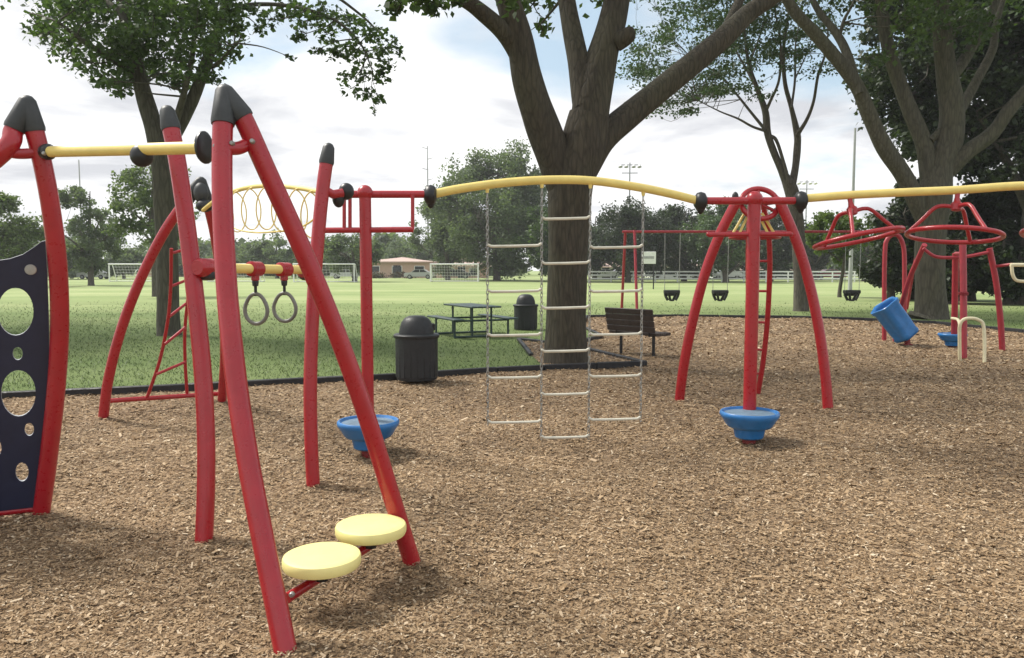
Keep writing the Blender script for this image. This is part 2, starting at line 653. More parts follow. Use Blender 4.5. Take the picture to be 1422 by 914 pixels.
MOUNDS = [(399, 912, .06), (573, 782, .06), (57, 713, .07), (283, 757, .06), (435, 676, .06), (143, 582, .06), (308, 560, .06), (943, 558, .07), (1150, 569, .07), (1052, 548, .04)]
MOUNDS = [(*tuple(gp(u, v))[:2], r) for u, v, r in MOUNDS]
HOLLOWS = [(483, 812, .55, .045), (512, 640, .5, .035), (1040, 625, .5, .035), (785, 640, .9, .03), (1320, 560, .9, .03), (1178, 560, .8, .03), (640, 840, .6, .025), (370, 700, .7, .03)]
HOLLOWS = [(*tuple(gp(u, v))[:2], r, h) for u, v, r, h in HOLLOWS]


def ground_h(x, y):
    """gentle heave of the chip bed"""
    x, y = np.asarray(x, float), np.asarray(y, float)
    h = 0.010 * np.sin(1.7 * x + 0.6 * y) + 0.009 * np.sin(2.3 * y - 0.9 * x + 1) + 0.006 * np.sin(4.1 * x + 3.1 * y) + 0.005 * np.sin(6.3 * x - 4.7 * y + 2)
    h = np.clip(h, -0.024, 0.020)
    for mx_, my_, r in MOUNDS:
        d = np.hypot(x - mx_, y - my_)
        h = h + 0.016 * np.exp(-((d - r) / (r * 1.5)) ** 2)
    for hx, hy, r, k in HOLLOWS:
        d2 = (x - hx) ** 2 + (y - hy) ** 2
        h = h - k * np.exp(-d2 / (r * r) * 2) + k * .35 * np.exp(-((np.sqrt(d2) - r * 1.25) / (r * .35)) ** 2)
    return h


def build_ground():
    xs = np.arange(-22, 24, 0.10)
    ys = np.arange(-10, 30, 0.10)
    X, Y = np.meshgrid(xs, ys)
    Z = ground_h(X, Y)
    v = np.stack([X.ravel(), Y.ravel(), Z.ravel()], 1)
    nx, ny = len(xs), len(ys)
    idx = np.arange(nx * ny).reshape(ny, nx)
    q = np.stack([idx[:-1, :-1].ravel(), idx[:-1, 1:].ravel(), idx[1:, 1:].ravel(), idx[1:, :-1].ravel()], 1)
    o = fast_mesh("mulch_ground", v, q, mulch_mat())
    o.data.polygons.foreach_set("use_smooth", np.ones(len(q), bool))
    tag(o, kind="structure")
    # lawn: one sheet to the horizon with the bed cut out of it
    bm = bmesh.new()
    loop = [bm.verts.new((p.x, p.y, LAWN_Z)) for p in inner]
    es = [bm.edges.new((a, b)) for a, b in zip(loop, loop[1:] + loop[:1])]
    out = [bm.verts.new((420 * math.cos(2 * math.pi * k / 48), 420 * math.sin(2 * math.pi * k / 48), LAWN_Z)) for k in range(48)]
    es += [bm.edges.new((a, b)) for a, b in zip(out, out[1:] + out[:1])]
    bmesh.ops.triangle_fill(bm, edges=es, use_beauty=True)
    ctr = [f for f in bm.faces if inside(np.array([f.calc_center_median().x]), np.array([f.calc_center_median().y]))[0]]
    if ctr:
        bmesh.ops.delete(bm, geom=ctr, context="FACES_ONLY")
    bmesh.ops.recalc_face_normals(bm, faces=bm.faces)
    for f in bm.faces:
        if f.normal.z < 0:
            f.normal_flip()
    me = bpy.data.meshes.new("lawn")
    bm.to_mesh(me)
    bm.free()
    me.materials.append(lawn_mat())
    lo = bpy.data.objects.new("lawn", me)
    COL.objects.link(lo)
    tag(lo, kind="structure")
    # kerb along the edge
    mb = MB()

    def kerb(pts, closed):
        n = len(pts)
        for i in range(n if closed else n - 1):
            a, b = pts[i], pts[(i + 1) % n]
            d = (b - a)
            L = d.length
            k = max(1, round(L / 1.2))
            for j in range(k):
                p, q = a + d * (j / k), a + d * ((j + 1) / k)
                rz = math.atan2(d.y, d.x)
                c = (p + q) / 2
                mb.box((c.x, c.y, 0.018 + random.uniform(-.004, .004)), (L / k - 0.012, 0.08, 0.14), rz + random.uniform(-.006, .006), chamfer=0.012)
    kerb(inner, True)
    sp = [gp(790, 482), gp(720, 474), gp(738, 497), gp(757, 514)]
    kerb(sp[:3], False)
    kb = mb.build("kerb", KERB, None)
    tag(kb, kind="structure")


build_ground()


def build_chips():
    px, py, sz = [], [], []

    def scatter(y0, y1, n, s):
        # area-uniform in the widening view wedge plus a margin
        m = int(n * 1.3)
        y = y0 + (y1 - y0) * np.sqrt(RNG.random(m)) if y0 >= 0.5 else y0 + (y1 - y0) * RNG.random(m)
        half = 0.78 * np.abs(y) + 1.6
        x = (RNG.random(m) * 2 - 1) * half
        ok = inside(x, y)
        px.append(x[ok]); py.append(y[ok]); sz.append(np.full(ok.sum(), s))
    # density falls off smoothly with distance while the chips grow a little
    m = 640000
    y = 1.9 * (28.5 / 1.9) ** RNG.random(m)
    x = (RNG.random(m) * 2 - 1) * (0.74 * y + 1.3)
    keep = (inside(x, y) | inside(x, y, SOIL_NP)) & (RNG.random(m) < 0.80 * (0.74 * y) / (0.74 * y + 0.5))
    px.append(x[keep]); py.append(y[keep]); sz.append(0.57 + 0.076 * (y[keep] - 1.9))
    scatter(-3.0, 1.9, 9000, 1.3)
    x, y, s = np.concatenate(px), np.concatenate(py), np.concatenate(sz)
    n = len(x)
    big = np.where(RNG.random(n) < .06, 1.9, 1.0)
    s = s * big
    L = s * (0.014 + 0.030 * RNG.random(n) ** 1.6)
    wd = s * (0.0035 + 0.0055 * RNG.random(n))
    yaw = RNG.random(n) * 2 * math.pi
    tilt = RNG.normal(0, 0.22, n)
    roll = RNG.normal(0, 0.28, n)
    z = np.where(inside(x, y, SOIL_NP), LAWN_Z + .006, ground_h(x, y)) + 0.004 + 0.014 * RNG.random(n)
    ax = np.stack([np.cos(yaw) * np.cos(tilt), np.sin(yaw) * np.cos(tilt), np.sin(tilt)], 1)
    bx = np.stack([-np.sin(yaw) * np.cos(roll), np.cos(yaw) * np.cos(roll), np.sin(roll)], 1)
    c = np.stack([x, y, z], 1)
    l, w = L[:, None], wd[:, None]
    k1, k2 = (0.5 + 0.5 * RNG.random(n))[:, None], (0.5 + 0.5 * RNG.random(n))[:, None]
    V = np.stack([c - ax * l / 1 * 0.5 - bx * w * k1, c + ax * l * 0.5 - bx * w * k2, c + ax * l * 0.5 + bx * w * k1, c - ax * l * 0.5 + bx * w * k2], 1).reshape(-1, 3)
    Q = np.arange(n * 4).reshape(n, 4)
    o = fast_mesh("wood_chips", V, Q, chip_mat())
    tag(o, "loose shredded wood chips covering the playground bed", "wood chips", kind="stuff")



SOIL_PX = [(757, 513), (895, 507.5), (790, 483), (722, 475), (739, 497)]
SOIL_NP = np.array([tuple(gp(u, v))[:2] for u, v in SOIL_PX])


def build_soil():
    m, nt, b = new_mat("bare_soil")
    p = pos(nt)
    n = noise(nt, 14, 7, 0.7, p)
    c = ramp(nt, n.outputs[0], [(0.3, (0.07, 0.045, 0.027)), (0.5, (0.16, 0.11, 0.066)), (0.7, (0.25, 0.18, 0.11))])
    nt.links.new(c.outputs[0], b.inputs["Base Color"])
    b.inputs["Roughness"].default_value = 0.95
    bump(nt, n.outputs[0], 0.8, 0.03, b)
    mb = MB()
    for poly in (SOIL_NP,):
        pts = [(*q, LAWN_Z + .005) for q in poly]
        base = len(mb.v)
        mb.v += [Vector(q) for q in pts]
        mb.f.append(tuple(range(base, base + len(pts))))
    o = mb.build("soil_ground", m, None, smooth=False)
    if o.data.polygons[0].normal.z < 0:
        o.data.flip_normals()
    tag(o, kind="structure")


build_soil()
build_chips()


def build_grass():
    m = 330000
    y = 10.0 + 36.0 * RNG.random(m) ** 1.3
    x = (RNG.random(m) * 2 - 1) * (0.70 * y + 2)
    ok = ~inside(x, y) & ~inside(x, y, SOIL_NP)
    ok &= RNG.random(m) < 0.42 * np.clip((40 - y) / 27, 0, 1) ** 1.4
    x, y = x[ok], y[ok]
    n = len(x)
    h = (0.014 + 0.026 * RNG.random(n)) * (1 + (y - 10) / 60)
    wd = (0.004 + 0.004 * RNG.random(n)) * (1 + (y - 10) / 16)
    yaw = RNG.random(n) * 2 * math.pi
    lx, ly = RNG.normal(0, 0.022, n), RNG.normal(0, 0.022, n)
    c = np.stack([x, y, np.full(n, LAWN_Z)], 1)
    b = np.stack([np.cos(yaw), np.sin(yaw), np.zeros(n)], 1) * wd[:, None]
    t = c + np.stack([lx, ly, h], 1)
    V = np.stack([c - b, c + b, t + b * 0.25, t - b * 0.25], 1).reshape(-1, 3)
    o = fast_mesh("grass", V, np.arange(n * 4).reshape(n, 4), blade_mat())
    tag(o, "short mown grass blades along the lawn beside the wood chip bed", "grass", kind="stuff")


build_grass()

# ------------------------------------------------------------------ arched climber on the left (navy panel frame + bar + stepping disc frame)
B_top = (311, 126)
b1 = pxpath([(399, 916), (380, 822), (360, 722), (343, 630), (327, 520), (315, 400), (309, 280), (309, 190), (312, 132)], gp(399, 912).y, 4.10)
b2 = pxpath([(573, 783), (544, 690), (508, 575), (463, 450), (415, 335), (372, 240), (338, 165), (317, 132)], gp(573, 782).y, 4.10)
a2 = pxpath([(57, 714), (67, 640), (78, 540), (83, 450), (80, 365), (70, 285), (58, 222), (47, 178), (39, 146)], gp(57, 713).y, 5.05)
a1_base = Vector((-4.35, 4.85, 0))
a_top = at(39, 146, 5.05)
a1 = [Vector(p) for p in spline([a1_base, Vector((-4.42, 4.86, 0.55)), Vector((-4.30, 4.86, 1.15)), Vector((-4.02, 4.88, 1.75)), at(-8, 222, 4.95), at(20, 180, 5.02), a_top], 8)]

arch = thing("arched_climber", "two red A-frames joined by a straight yellow bar, with navy panel and yellow stepping discs", "climbing frame", (a2[0].x, a2[0].y, 0))
for p, r in ((b1, .050), (b2, .050), (a2, .056), (a1, .056)):
    MB().tube(down(p[:-6], .15), r, 22).build("leg", RED, arch)
mb = MB(); sleeve_cap(mb, b1[:-1], b2[:-1], .0565, .115, at(312, 128, 4.10)); mb.build("end_cap", CAP, arch, sharp=35)
mb = MB(); sleeve_cap(mb, a1[:-1], a2[:-1], .062, .14, at(38, 142, 5.05)); mb.build("end_cap", CAP, arch, sharp=35)
mb = MB().tube(pxpath([(312, 206), (330, 206), (342, 201), (352, 194)], 4.02, 4.16), .033, 14); mb.ball(at(350, 194, 4.14), .043)
mb.build("cross_arm", RED, arch)
MB().tube(pxpath([(2, 207), (20, 213), (42, 213), (62, 209)], 4.95, 5.1), .033, 14).build("cross_arm", RED, arch)
bar0, bar1 = at(66, 211, 5.02), at(284, 205, 4.22)
MB().tube([bar0, bar1], .034, 20).build("overhead_bar", YEL, arch)
ax = (bar1 - bar0).normalized()
for c, L, rr in ((bar0, .07, .050), (bar1, .032, .085)):
    MB().lathe(c, [(rr * .55, -L * .7), (rr * .9, -L * .45), (rr, -L * .1), (rr, L * .2), (rr * .8, L * .5), (rr * .5, L * .6)], 20, (1, -.15, 0) if rr > .08 else ax).build("bar_clamp", BLACK, arch)
cp = bar0.lerp(bar1, .64) + Vector((0, 0, -.035))
MB().ball(cp, .068, (.95, .75, .95)).build("bar_clamp", BLACK, arch)
for u, v, y in ((322, 199, 4.02), (350, 196, 4.08), (299, 203, 4.0), (61, 213, 4.97), (72, 205, 4.99), (405, 826, 3.60)):
    MB().lathe(at(u, v, y), [(.013, -.012), (.013, .004), (.009, .011), (.003, .012)], 12, (0, -1, .1)).build("bolt", STEEL, arch)
# navy panel in the plane of the left frame's legs
pn = (Vector(a2[0]) - a1_base).cross(Vector(a_top) - a1_base).normalized()
p_org = Vector(a2[0])


def on_plane(u, v):
    r = ray(u, v)
    o = Vector((0, 0, EYE))
    return o + r * ((p_org - o).dot(pn) / r.dot(pn))


ex = Vector((a1_base - p_org)).normalized()
ey = pn.cross(ex).normalized()
if ey.z < 0:
    ey = -ey


def build_panel():
    def to2(p):
        d = p - p_org
        return (d.dot(ex), d.dot(ey))
    right = [(63, 334), (66, 380), (68, 440), (69, 500), (66, 570), (58, 640), (46, 703)]
    top = [(58, 335), (46, 344), (32, 353), (14, 359), (-6, 362)]
    outer = [to2(on_plane(*q)) for q in right]
    tp = [to2(on_plane(*q)) for q in top]
    W0 = (a1_base - p_org).length
    left = [(W0 - .10, .06), (W0 - .02, .45), (W0 - .04, .85), (W0 - .16, 1.20), (W0 - .34, 1.62)]
    outer2 = [tuple(o) for o in outer] + left + [tuple(t) for t in tp[::-1]]
    holes = []
    circ = [(22, 432, 25, 33, 1), (26, 545, 24, 32, 1), (43, 374, 7, 7, 0), (25, 490, 7, 9, 0), (41, 595, 6.5, 9, 0), (31, 654, 9, 13, 0), (-1, 621, 3.5, 9, 0)]
    for (u, v, ru, rv, big) in circ:
        c = to2(on_plane(u, v))
        hh = [to2(on_plane(u + ru * math.cos(t), v + rv * math.sin(t))) for t in [2 * math.pi * k / 28 for k in range(28)]]
        holes.append(hh)
    for (s, t, r) in ((.62, .55, .075), (.80, .30, .04), (.70, .95, .05), (.60, 1.25, .07), (.52, .20, .05)):
        holes.append([(s + r * math.cos(2 * math.pi * k / 24), t + r * math.sin(2 * math.pi * k / 24)) for k in range(24)])
    bm = bmesh.new()
    es = []
    for lp in [outer2] + holes:
        vs = [bm.verts.new((p_org + ex * s + ey * t + pn * 0.0)) for s, t in lp]
        es += [bm.edges.new((a, b)) for a, b in zip(vs, vs[1:] + vs[:1])]
    bmesh.ops.triangle_fill(bm, edges=es, use_beauty=True)

    # drop fill inside the holes
    def inhole(p):
        s, t = to2(p)
        for lp in holes:
            if inside(np.array([s]), np.array([t]), np.array(lp))[0]:
                return True
        return not inside(np.array([s]), np.array([t]), np.array(outer2))[0]
    bad = [f for f in bm.faces if inhole(f.calc_center_median())]
    bmesh.ops.delete(bm, geom=bad, context="FACES_ONLY")
    ext = bmesh.ops.extrude_face_region(bm, geom=list(bm.faces))
    vs = [g for g in ext["geom"] if isinstance(g, bmesh.types.BMVert)]
    bmesh.ops.translate(bm, verts=vs, vec=pn * 0.02)
    bmesh.ops.recalc_face_normals(bm, faces=bm.faces)
    off = root_loc(arch)
    for v in bm.verts:
        v.co -= off
    for f in bm.faces:
        f.material_index = 1 if abs(f.normal.dot(pn)) < .5 else 0
    me = bpy.data.meshes.new("climbing_panel")
    bm.to_mesh(me)
    bm.free()
    me.materials.append(NAVY); me.materials.append(PALE_EDGE)
    o = bpy.data.objects.new("climbing_panel", me)
    COL.objects.link(o)
    o.parent = arch
    KIDS.setdefault(arch.name, []).append(o)
    # round hand holds filling two of the small holes
    for u, v in ((43, 374), (-22, 500)):
        c = on_plane(u, v)
        sgn = -1 if pn.dot(ray(u, v)) > 0 else 1
        MB().lathe(c + pn * (.012 * sgn), [(.034, -.02), (.038, .0), (.032, .016), (.012, .022)], 18, pn * sgn).build("hand_hold", WORN, o)
    return o


build_panel()
MB().tube([Vector(a2[0]) + Vector((0, 0, .045)), a1_base + Vector((0, 0, .045))], .026, 14).build("bottom_rail", RED, arch)
sb0, sb1 = at(398, 831, 3.66), at(549, 735, 4.52)
sbar = MB().tube([sb0, sb1], .026, 16).build("step_bar", RED, arch)
for u, v, y in ((447, 776, 3.83), (515, 733, 4.22)):
    c = at(u, v, y)
    MB().lathe(c, [(.12, -.040), (.172, -.040), (.186, -.034), (.192, -.020), (.192, .008), (.187, .019), (.174, .025), (.150, .027), (.05, .028)], 44).build("step_disc", DISC, sbar)
    MB().lathe(c, [(.03, -.11), (.032, -.05), (.07, -.032), (.07, -.028)], 16).build("disc_mount", BLACK, sbar)

# ------------------------------------------------------------------ two leaning posts with the ring bar
pc = pxpath([(283, 758), (286, 680), (286, 600), (281, 510), (271, 410), (259, 310), (246, 222), (233, 158)], gp(283, 757).y, 5.2)
pe = pxpath([(435, 677), (432, 610), (431, 530), (434, 440), (440, 350), (448, 265), (456, 208)], gp(435, 676).y, 6.3)
trap = thing("ring_bar_frame", "two leaning red posts with charcoal caps joined by a short yellow bar at head height", "climbing frame", (pc[0].x, pc[0].y, 0))
for p, r in ((pc, .054), (pe, .052)):
    pole = MB().tube(down(p[:-3], .15), r, 20).build("post", RED, trap)
    mb = MB(); sleeve_cap(mb, p, None, r * 1.07, .10, p[-1] + (p[-1] - p[-3]).normalized() * .015); mb.build("end_cap", CAP, pole, sharp=35)
rb0, rb1 = at(283, 372, 5.03), at(428, 375, 6.18)
MB().tube([rb0, rb1], .033, 18).build("bar", YEL, trap)
ax = (rb1 - rb0).normalized()
for c, L in ((rb0.lerp(rb1, .03), .10), (rb1.lerp(rb0, .02), .07)):
    MB().lathe(c, [(.045, -L), (.06, -L * .8), (.062, L * .3), (.05, L * .6), (.038, L * .8)], 18, ax).build("bar_clamp", RED, trap)
    MB().lathe(c + Vector((0, 0, -.03)), [(.03, -.05), (.055, -.035), (.06, 0), (.05, .02)], 18, (0, 0, 1)).build("clamp_cover", BLACK, trap)
hang = []
for u, v, y in ((346, 373, 5.55), (388, 373, 5.88)):
    c = at(u, v, y)
    tt = (c - rb0).dot(ax)
    c = rb0 + ax * tt
    mb = MB().lathe(c, [(.036, -.06), (.052, -.05), (.052, .05), (.036, .06)], 18, ax)
    mb.box(c + Vector((0, 0, -.05)), (.05, .05, .08), math.atan2(ax.y, ax.x), chamfer=.012)
    mb.build("bracket", RED, trap)
    hang.append(c + Vector((0, 0, -.09)))
# bracket and clamp that take the loop rail
ec = at(462, 270, 6.32)
MB().tube([at(451, 264, 6.28), ec, at(476, 268, 6.36)], .035, 14).build("rail_bracket", RED, trap)
MB().ball(at(481, 266, 6.40), .062, (1.0, .9, 1.1)).ball(at(470, 276, 6.38), .055, (.9, .9, 1.3)).build("clamp_cover", BLACK, trap)

for i, c in enumerate(hang):
    t = thing("trapeze_ring", ("grey hanging ring nearer the thick front red leg" if i == 0 else "grey hanging ring farther along the yellow bar, closer to the slim leaning post"), "hanging ring", c, 0, "pair of grey rings hanging from the short yellow bar")
    MB().tube([c + Vector((0, 0, .03)), c + Vector((0, 0, -.10))], .011, 10).lathe(c, [(.02, -.03), (.024, 0), (.018, .02)], 12).build("hanger", BLACK, t)
    Mr = Matrix.Rotation(R(-14 if i == 0 else -10), 3, "Z")
    rc = c + Vector((0, 0, -.20))
    pts = []
    for k in range(40):
        a = 2 * math.pi * k / 40
        x, z = .088 * math.sin(a), .094 * math.cos(a)
        if z > .05:
            z += (z - .05) * .5
        pts.append(rc + Mr @ Vector((x, 0, z)))
    MB().tube(pts, .0135, 10, closed=True).build("ring", RINGM, t)

# ------------------------------------------------------------------ looped overhead ladder with curved side ladder
d1 = pxpath([(143, 584), (150, 530), (166, 465), (192, 395), (225, 328), (256, 282), (277, 258)], gp(143, 582).y, 8.6)
d2 = pxpath([(308, 561), (312, 490), (309, 410), (299, 330), (286, 275), (280, 258)], gp(308, 560).y, 8.65)
loop = thing("loop_ladder_climber", "red arched frame with twisting red side ladder and overhead yellow rail of thin coiled loops", "climbing frame", (d1[0].x, d1[0].y, 0))
for p in (d1, d2):
    MB().tube(down(p[:-4], .15), .054, 18).build("leg", RED, loop)
mb = MB(); sleeve_cap(mb, d1, d2, .070, .22, at(279, 252, 8.6)); mb.ball(at(279, 268, 8.55), .085, (.9, .9, 1.3)); mb.build("end_cap", CAP, loop)
MB().tube([at(148, 557, 9.15), at(302, 547, 9.9)], .028, 12).build("bottom_rail", RED, loop)
MB().ball(at(284, 286, 8.5), .075, (1.2, .9, .9)).build("clamp_cover", BLACK, loop)
r1 = pxpath([(238, 345), (237, 400), (233, 445), (222, 500), (204, 553)], 9.0, 9.4)
r2 = pxpath([(264, 335), (262, 400), (257, 455), (257, 500), (260, 550)], 9.3, 9.7)
lad = MB().tube(r1, .020, 10).tube(r2, .020, 10).build("side_ladder_rail", RED, loop)
for (a, b) in (((238, 352), (263, 345)), ((237, 398), (262, 388)), ((235, 440), (258, 422)), ((229, 478), (257, 455)), ((217, 520), (257, 503))):
    MB().tube([at(*a, 9.15), at(*b, 9.45)], .017, 10).build("rung", RED, lad)
top = pxpath([(282, 292), (300, 278), (322, 267), (348, 260), (376, 258), (405, 260), (432, 264), (466, 272)], 8.45, 6.45)
rail = MB().tube(top, .021, 14).build("loop_rail", YEL, loop)
low = pxpath([(316, 312), (334, 320), (356, 323), (380, 322), (408, 319), (434, 306), (450, 284)], 8.0, 6.7)
MB().tube(low, .008, 10).build("lower_rail", YEL, loop)
n = len(top)
tdir = (top[-1] - top[0]).normalized()
side = Vector((0, 0, 1)).cross(tdir).normalized()
for k in range(7):
    c = Vector(top[int(n * (.22 + .105 * k))]) + Vector((0, 0, -.205))
    q = []
    for j in range(41):
        a = 2 * math.pi * j / 40
        q.append(c + Vector((0, 0, 1)) * .20 * math.cos(a) + (side * .75 + tdir * .66).normalized() * .11 * math.sin(a) + tdir * (.16 * (j / 40 - .5)))
    MB().tube(q, .0062, 8).build("coil", YEL, rail)

# ------------------------------------------------------------------ overhead arched beam on two crossbar posts
Fb, Gb = gp(512, 625), gp(1040, 607)
beam = thing("overhead_beam", "long arching yellow beam carried by two red posts with double crossbars", "overhead beam", (Fb.x, Fb.y, 0))
FY, GY = Fb.y, Gb.y
ft = at(512, 268, FY); gt = at(1041, 277, GY)
pf = MB().tube([Vector((Fb.x, Fb.y, -.1)), Vector((Fb.x, Fb.y, ft.z))], .055, 20).ball((Fb.x, Fb.y, ft.z), .072).build("post", RED, beam)
pg = MB().tube([Vector((Gb.x, Gb.y, -.1)), Vector((Gb.x, Gb.y, gt.z))], .064, 22).ball((Gb.x, Gb.y, gt.z), .082).build("post", RED, beam)
MB().tube([at(474, 270, FY), at(597, 270, FY + .1)], .034, 16).build("crossbar", RED, beam)
MB().tube([at(452, 320, FY), at(574, 319, FY)], .026, 14).build("crossbar", RED, beam)
for u, u2 in ((478, 478), (486, 486), (573, 573)):
    MB().tube([at(u, 271, FY), at(u2, 319, FY)], .017, 10).build("crossbar_strut", RED, beam)
MB().tube([at(976, 279, GY), at(1110, 279, GY)], .036, 16).build("crossbar", RED, beam)
mb = MB().tube([at(984, 326, GY), at(1098, 325, GY)], .024, 14)
for u in (984, 1098):
    mb.ball(at(u, 325.5, GY), .024, seg=12, rings=8)
mb.build("crossbar", RED, beam)
mainp = pxpath([(600, 270), (640, 262), (700, 254), (760, 250), (820, 251), (880, 259), (930, 269), (970, 279)], FY + .15, GY)
MB().tube(mainp, .041, 20).build("arched_rail", YEL, beam)
rightp = pxpath([(1114, 276), (1180, 271), (1260, 267), (1330, 264), (1422, 258), (1540, 258), (1680, 270), (1800, 284)], GY, 6.9)
MB().tube(rightp, .040, 20).build("arched_rail", YEL, beam)
for (u, v, y) in ((598, 271, FY + .12), (973, 280, GY), (1112, 279, GY)):
    c = at(u, v, y)
    MB().lathe(c, [(.05, -.06), (.085, -.035), (.095, 0), (.085, .035), (.05, .055)], 20, (1, 0.05, 0)).ball(c + Vector((0, 0, -.07)), .045, (.8, .8, 1.2)).build("clamp_cover", BLACK, beam)
hp = Vector((rightp[-1].x + .05, rightp[-1].y, rightp[-1].z))
MB().tube([Vector((hp.x, hp.y, -.1)), hp], .065, 20).ball(hp, .09).build("post", RED, beam)


# blue spinner bowls
def make_bowl(u, v, label):
    g = gp(u, v)
    t = thing("spinner_bowl", label, "spinner seat", (g.x, g.y, 0), 0, "blue spinner bowls standing at the feet of red posts")
    c = Vector((g.x, g.y, -.045))
    MB().lathe(c, [(.10, -.05), (.10, .015), (.065, .03), (.065, .12)], 20).build("pedestal", SOIL_RED, t)
    prof = [(.06, .085), (.115, .085), (.135, .10), (.150, .17), (.158, .185), (.205, .20), (.225, .225), (.262, .285), (.278, .305),
            (.284, .325), (.282, .342), (.272, .352), (.260, .350), (.250, .335), (.235, .315), (.20, .300)]
    MB().lathe(c, prof, 44).build("bowl", BLUE, t)
    MB().lathe(c, [(.02, .300), (.236, .302), (.246, .326), (.242, .330), (.02, .331)], 36).build("worn_floor", FLOORM, t)
    return t


bowl1 = make_bowl(512, 629, "blue spinner bowl behind the red leg with yellow stepping discs")
b2g = gp(1040, 614)
bowl2 = dup(bowl1, (b2g.x, b2g.y, 0), (0, 0, 2.1), "blue spinner bowl under the middle of the red tripod in the centre right")
b3g = gp(1322, 483)
bowl3 = dup(bowl1, (b3g.x, b3g.y, 0), (0, 0, 4.0), "small far blue spinner bowl behind the cream handrail")

# ------------------------------------------------------------------ chain ladder net
netd = lambda u: FY + .15 + (GY - FY - .15) * (u - 600) / 370.0
cn = thing("chain_ladder", "wide net of four chains with staggered pale rungs hanging from the arched yellow beam", "chain ladder", (at(786, 560, netd(786)).x, netd(786), 0))


def beam_z(u):
    best = min(mainp, key=lambda p: abs((711 + p.x / p.y * F) - u))
    return best


chains = []
for u, vb in ((680, 587), (752, 607), (822, 607), (892, 582)):
    tp = beam_z(u)
    topz = tp.z - .035
    bt = at(u, vb, tp.y)
    x, y = tp.x, tp.y
    pitch_ = .043
    nl = int((topz - bt.z) / pitch_)
    mb = MB()
    for k in range(nl + 1):
        zc = topz - .02 - k * (topz - bt.z - .02) / nl
        yawk = (k % 2) * math.pi / 2 + .5 + random.uniform(-.12, .12)
        e = Vector((math.cos(yawk), math.sin(yawk), 0))
        q = []
        for j in range(10):
            a = 2 * math.pi * j / 10
            q.append(Vector((x + random.uniform(-.0006, .0006), y, zc)) + e * (.0115 * math.cos(a)) + Vector((0, 0, .030 * math.sin(a))))
        mb.tube(q, .0042, 5, closed=True)
    mb.build("chain", STEEL, cn)
    MB().lathe((x, y, topz - .01), [(.014, -.03), (.02, 0), (.02, .03), (.012, .045)], 12).build("chain_hanger", YEL, cn)
    chains.append((u, Vector((x, y, 0))))


def rung(i, j, vs):
    (ua, pa), (ub, pb) = chains[i], chains[j]
    for k, v in enumerate(vs):
        za = at(ua, v + .8, pa.y).z
        zb = at(ub, v - .8, pb.y).z
        A, Bp = Vector((pa.x, pa.y, za)), Vector((pb.x, pb.y, zb))
        d = (Bp - A)
        up = .02
        pts = [A, A + d * .02 + Vector((0, 0, -.004)), A + d * .07 + Vector((0, 0, -.018)), A + d * .5 + Vector((0, 0, -.020)), A + d * .93 + Vector((0, 0, -.018)), A + d * .98 + Vector((0, 0, -.004)), Bp]
        MB().tube(pts, .0135, 10).build("rung", RUNG, cn)


rung(0, 1, (339, 402, 463, 522, 584))
rung(1, 2, (301, 363, 425, 485, 545, 605))
rung(2, 3, (341, 402, 462, 520, 580))

# ------------------------------------------------------------------ hanging spinner rings under the right beam
def beam_r(u):
    return min(rightp, key=lambda p: abs((711 + p.x / p.y * F) - u))


def make_spinner(label):
    t = thing("overhead_spinner", label, "hanging spinner", (0, 0, 0), 0, "red ring spinners hanging from the right yellow beam")
    mb = MB().lathe((0, 0, 0), [(.03, -.17), (.045, -.16), (.05, -.10), (.03, -.08), (.022, -.04), (.022, .0)], 16)
    mb.build("hub", RED, t)
    pts = [Vector((.40 * math.cos(2 * math.pi * k / 48), .40 * math.sin(2 * math.pi * k / 48), -.40)) for k in range(48)]
    MB().tube(pts, .0225, 12, closed=True).build("ring", RED, t)
    for k in range(3):
        a = R(120 * k)
        e = Vector((math.cos(a), math.sin(a), 0))
        q = spline([e * .03 + Vector((0, 0, -.13)), e * .12 + Vector((0, 0, -.125)), e * .19 + Vector((0, 0, -.155)), e * .29 + Vector((0, 0, -.275)), e * .395 + Vector((0, 0, -.395))], 6)
        MB().tube(q, .019, 10).build("spoke", RED, t)
    return t


sp = make_spinner("red overhead ring spinner hanging in front of the thick right tree trunk")
p = beam_r(1327); sp.location = p + Vector((0, 0, -.03)); sp.rotation_mode = "ZYX"; sp.rotation_euler = (R(-6), R(6), R(40))
p = beam_r(1176)
s2 = dup(sp, p + Vector((0, 0, -.03)), (R(-8), R(-10), R(0)), "red overhead ring spinner hanging tilted beside the central tripod")
p = beam_r(1478)
s3 = dup(sp, p + Vector((0, 0, -.03)), (R(-8), R(4), R(70)), "red overhead ring spinner at the right edge, only its side showing")

# ------------------------------------------------------------------ central tripod climber
j1 = pxpath([(943, 559), (950, 505), (962, 445), (979, 380), (1000, 325), (1024, 278)], gp(943, 558).y, 9.62)
j2 = pxpath([(1150, 570), (1146, 520), (1137, 455), (1123, 390), (1106, 335), (1082, 278)], gp(1150, 569).y, 9.6)
j3 = pxpath([(1052, 549), (1060, 500), (1066, 440), (1069, 370), (1067, 320), (1060, 285)], gp(1052, 548).y, 10.0)
tri = thing("tripod_climber", "red tripod climber with round hub wheel, yellow braces and narrow ladder at the back", "climbing frame", (gp(1050, 560).x, 9.9, 0))
for p in (j1, j2):
    MB().tube(down(p, .15), .061, 20).build("leg", RED, tri)
lad = MB().tube(down(j3, .12), .034, 14).build("ladder_rail", RED, tri)
j4 = [at(1041 + .25 * (1060 - (711 + p.x / p.y * F)), 372 - (p.z - EYE) / (p.y + .1) * F, p.y + .1) for p in j3]
j4 = [Vector((q.x, q.y, p.z)) for q, p in zip(j4, j3)]
lad2 = MB().tube(down(j4, .12), .034, 14).build("ladder_rail", RED, tri)
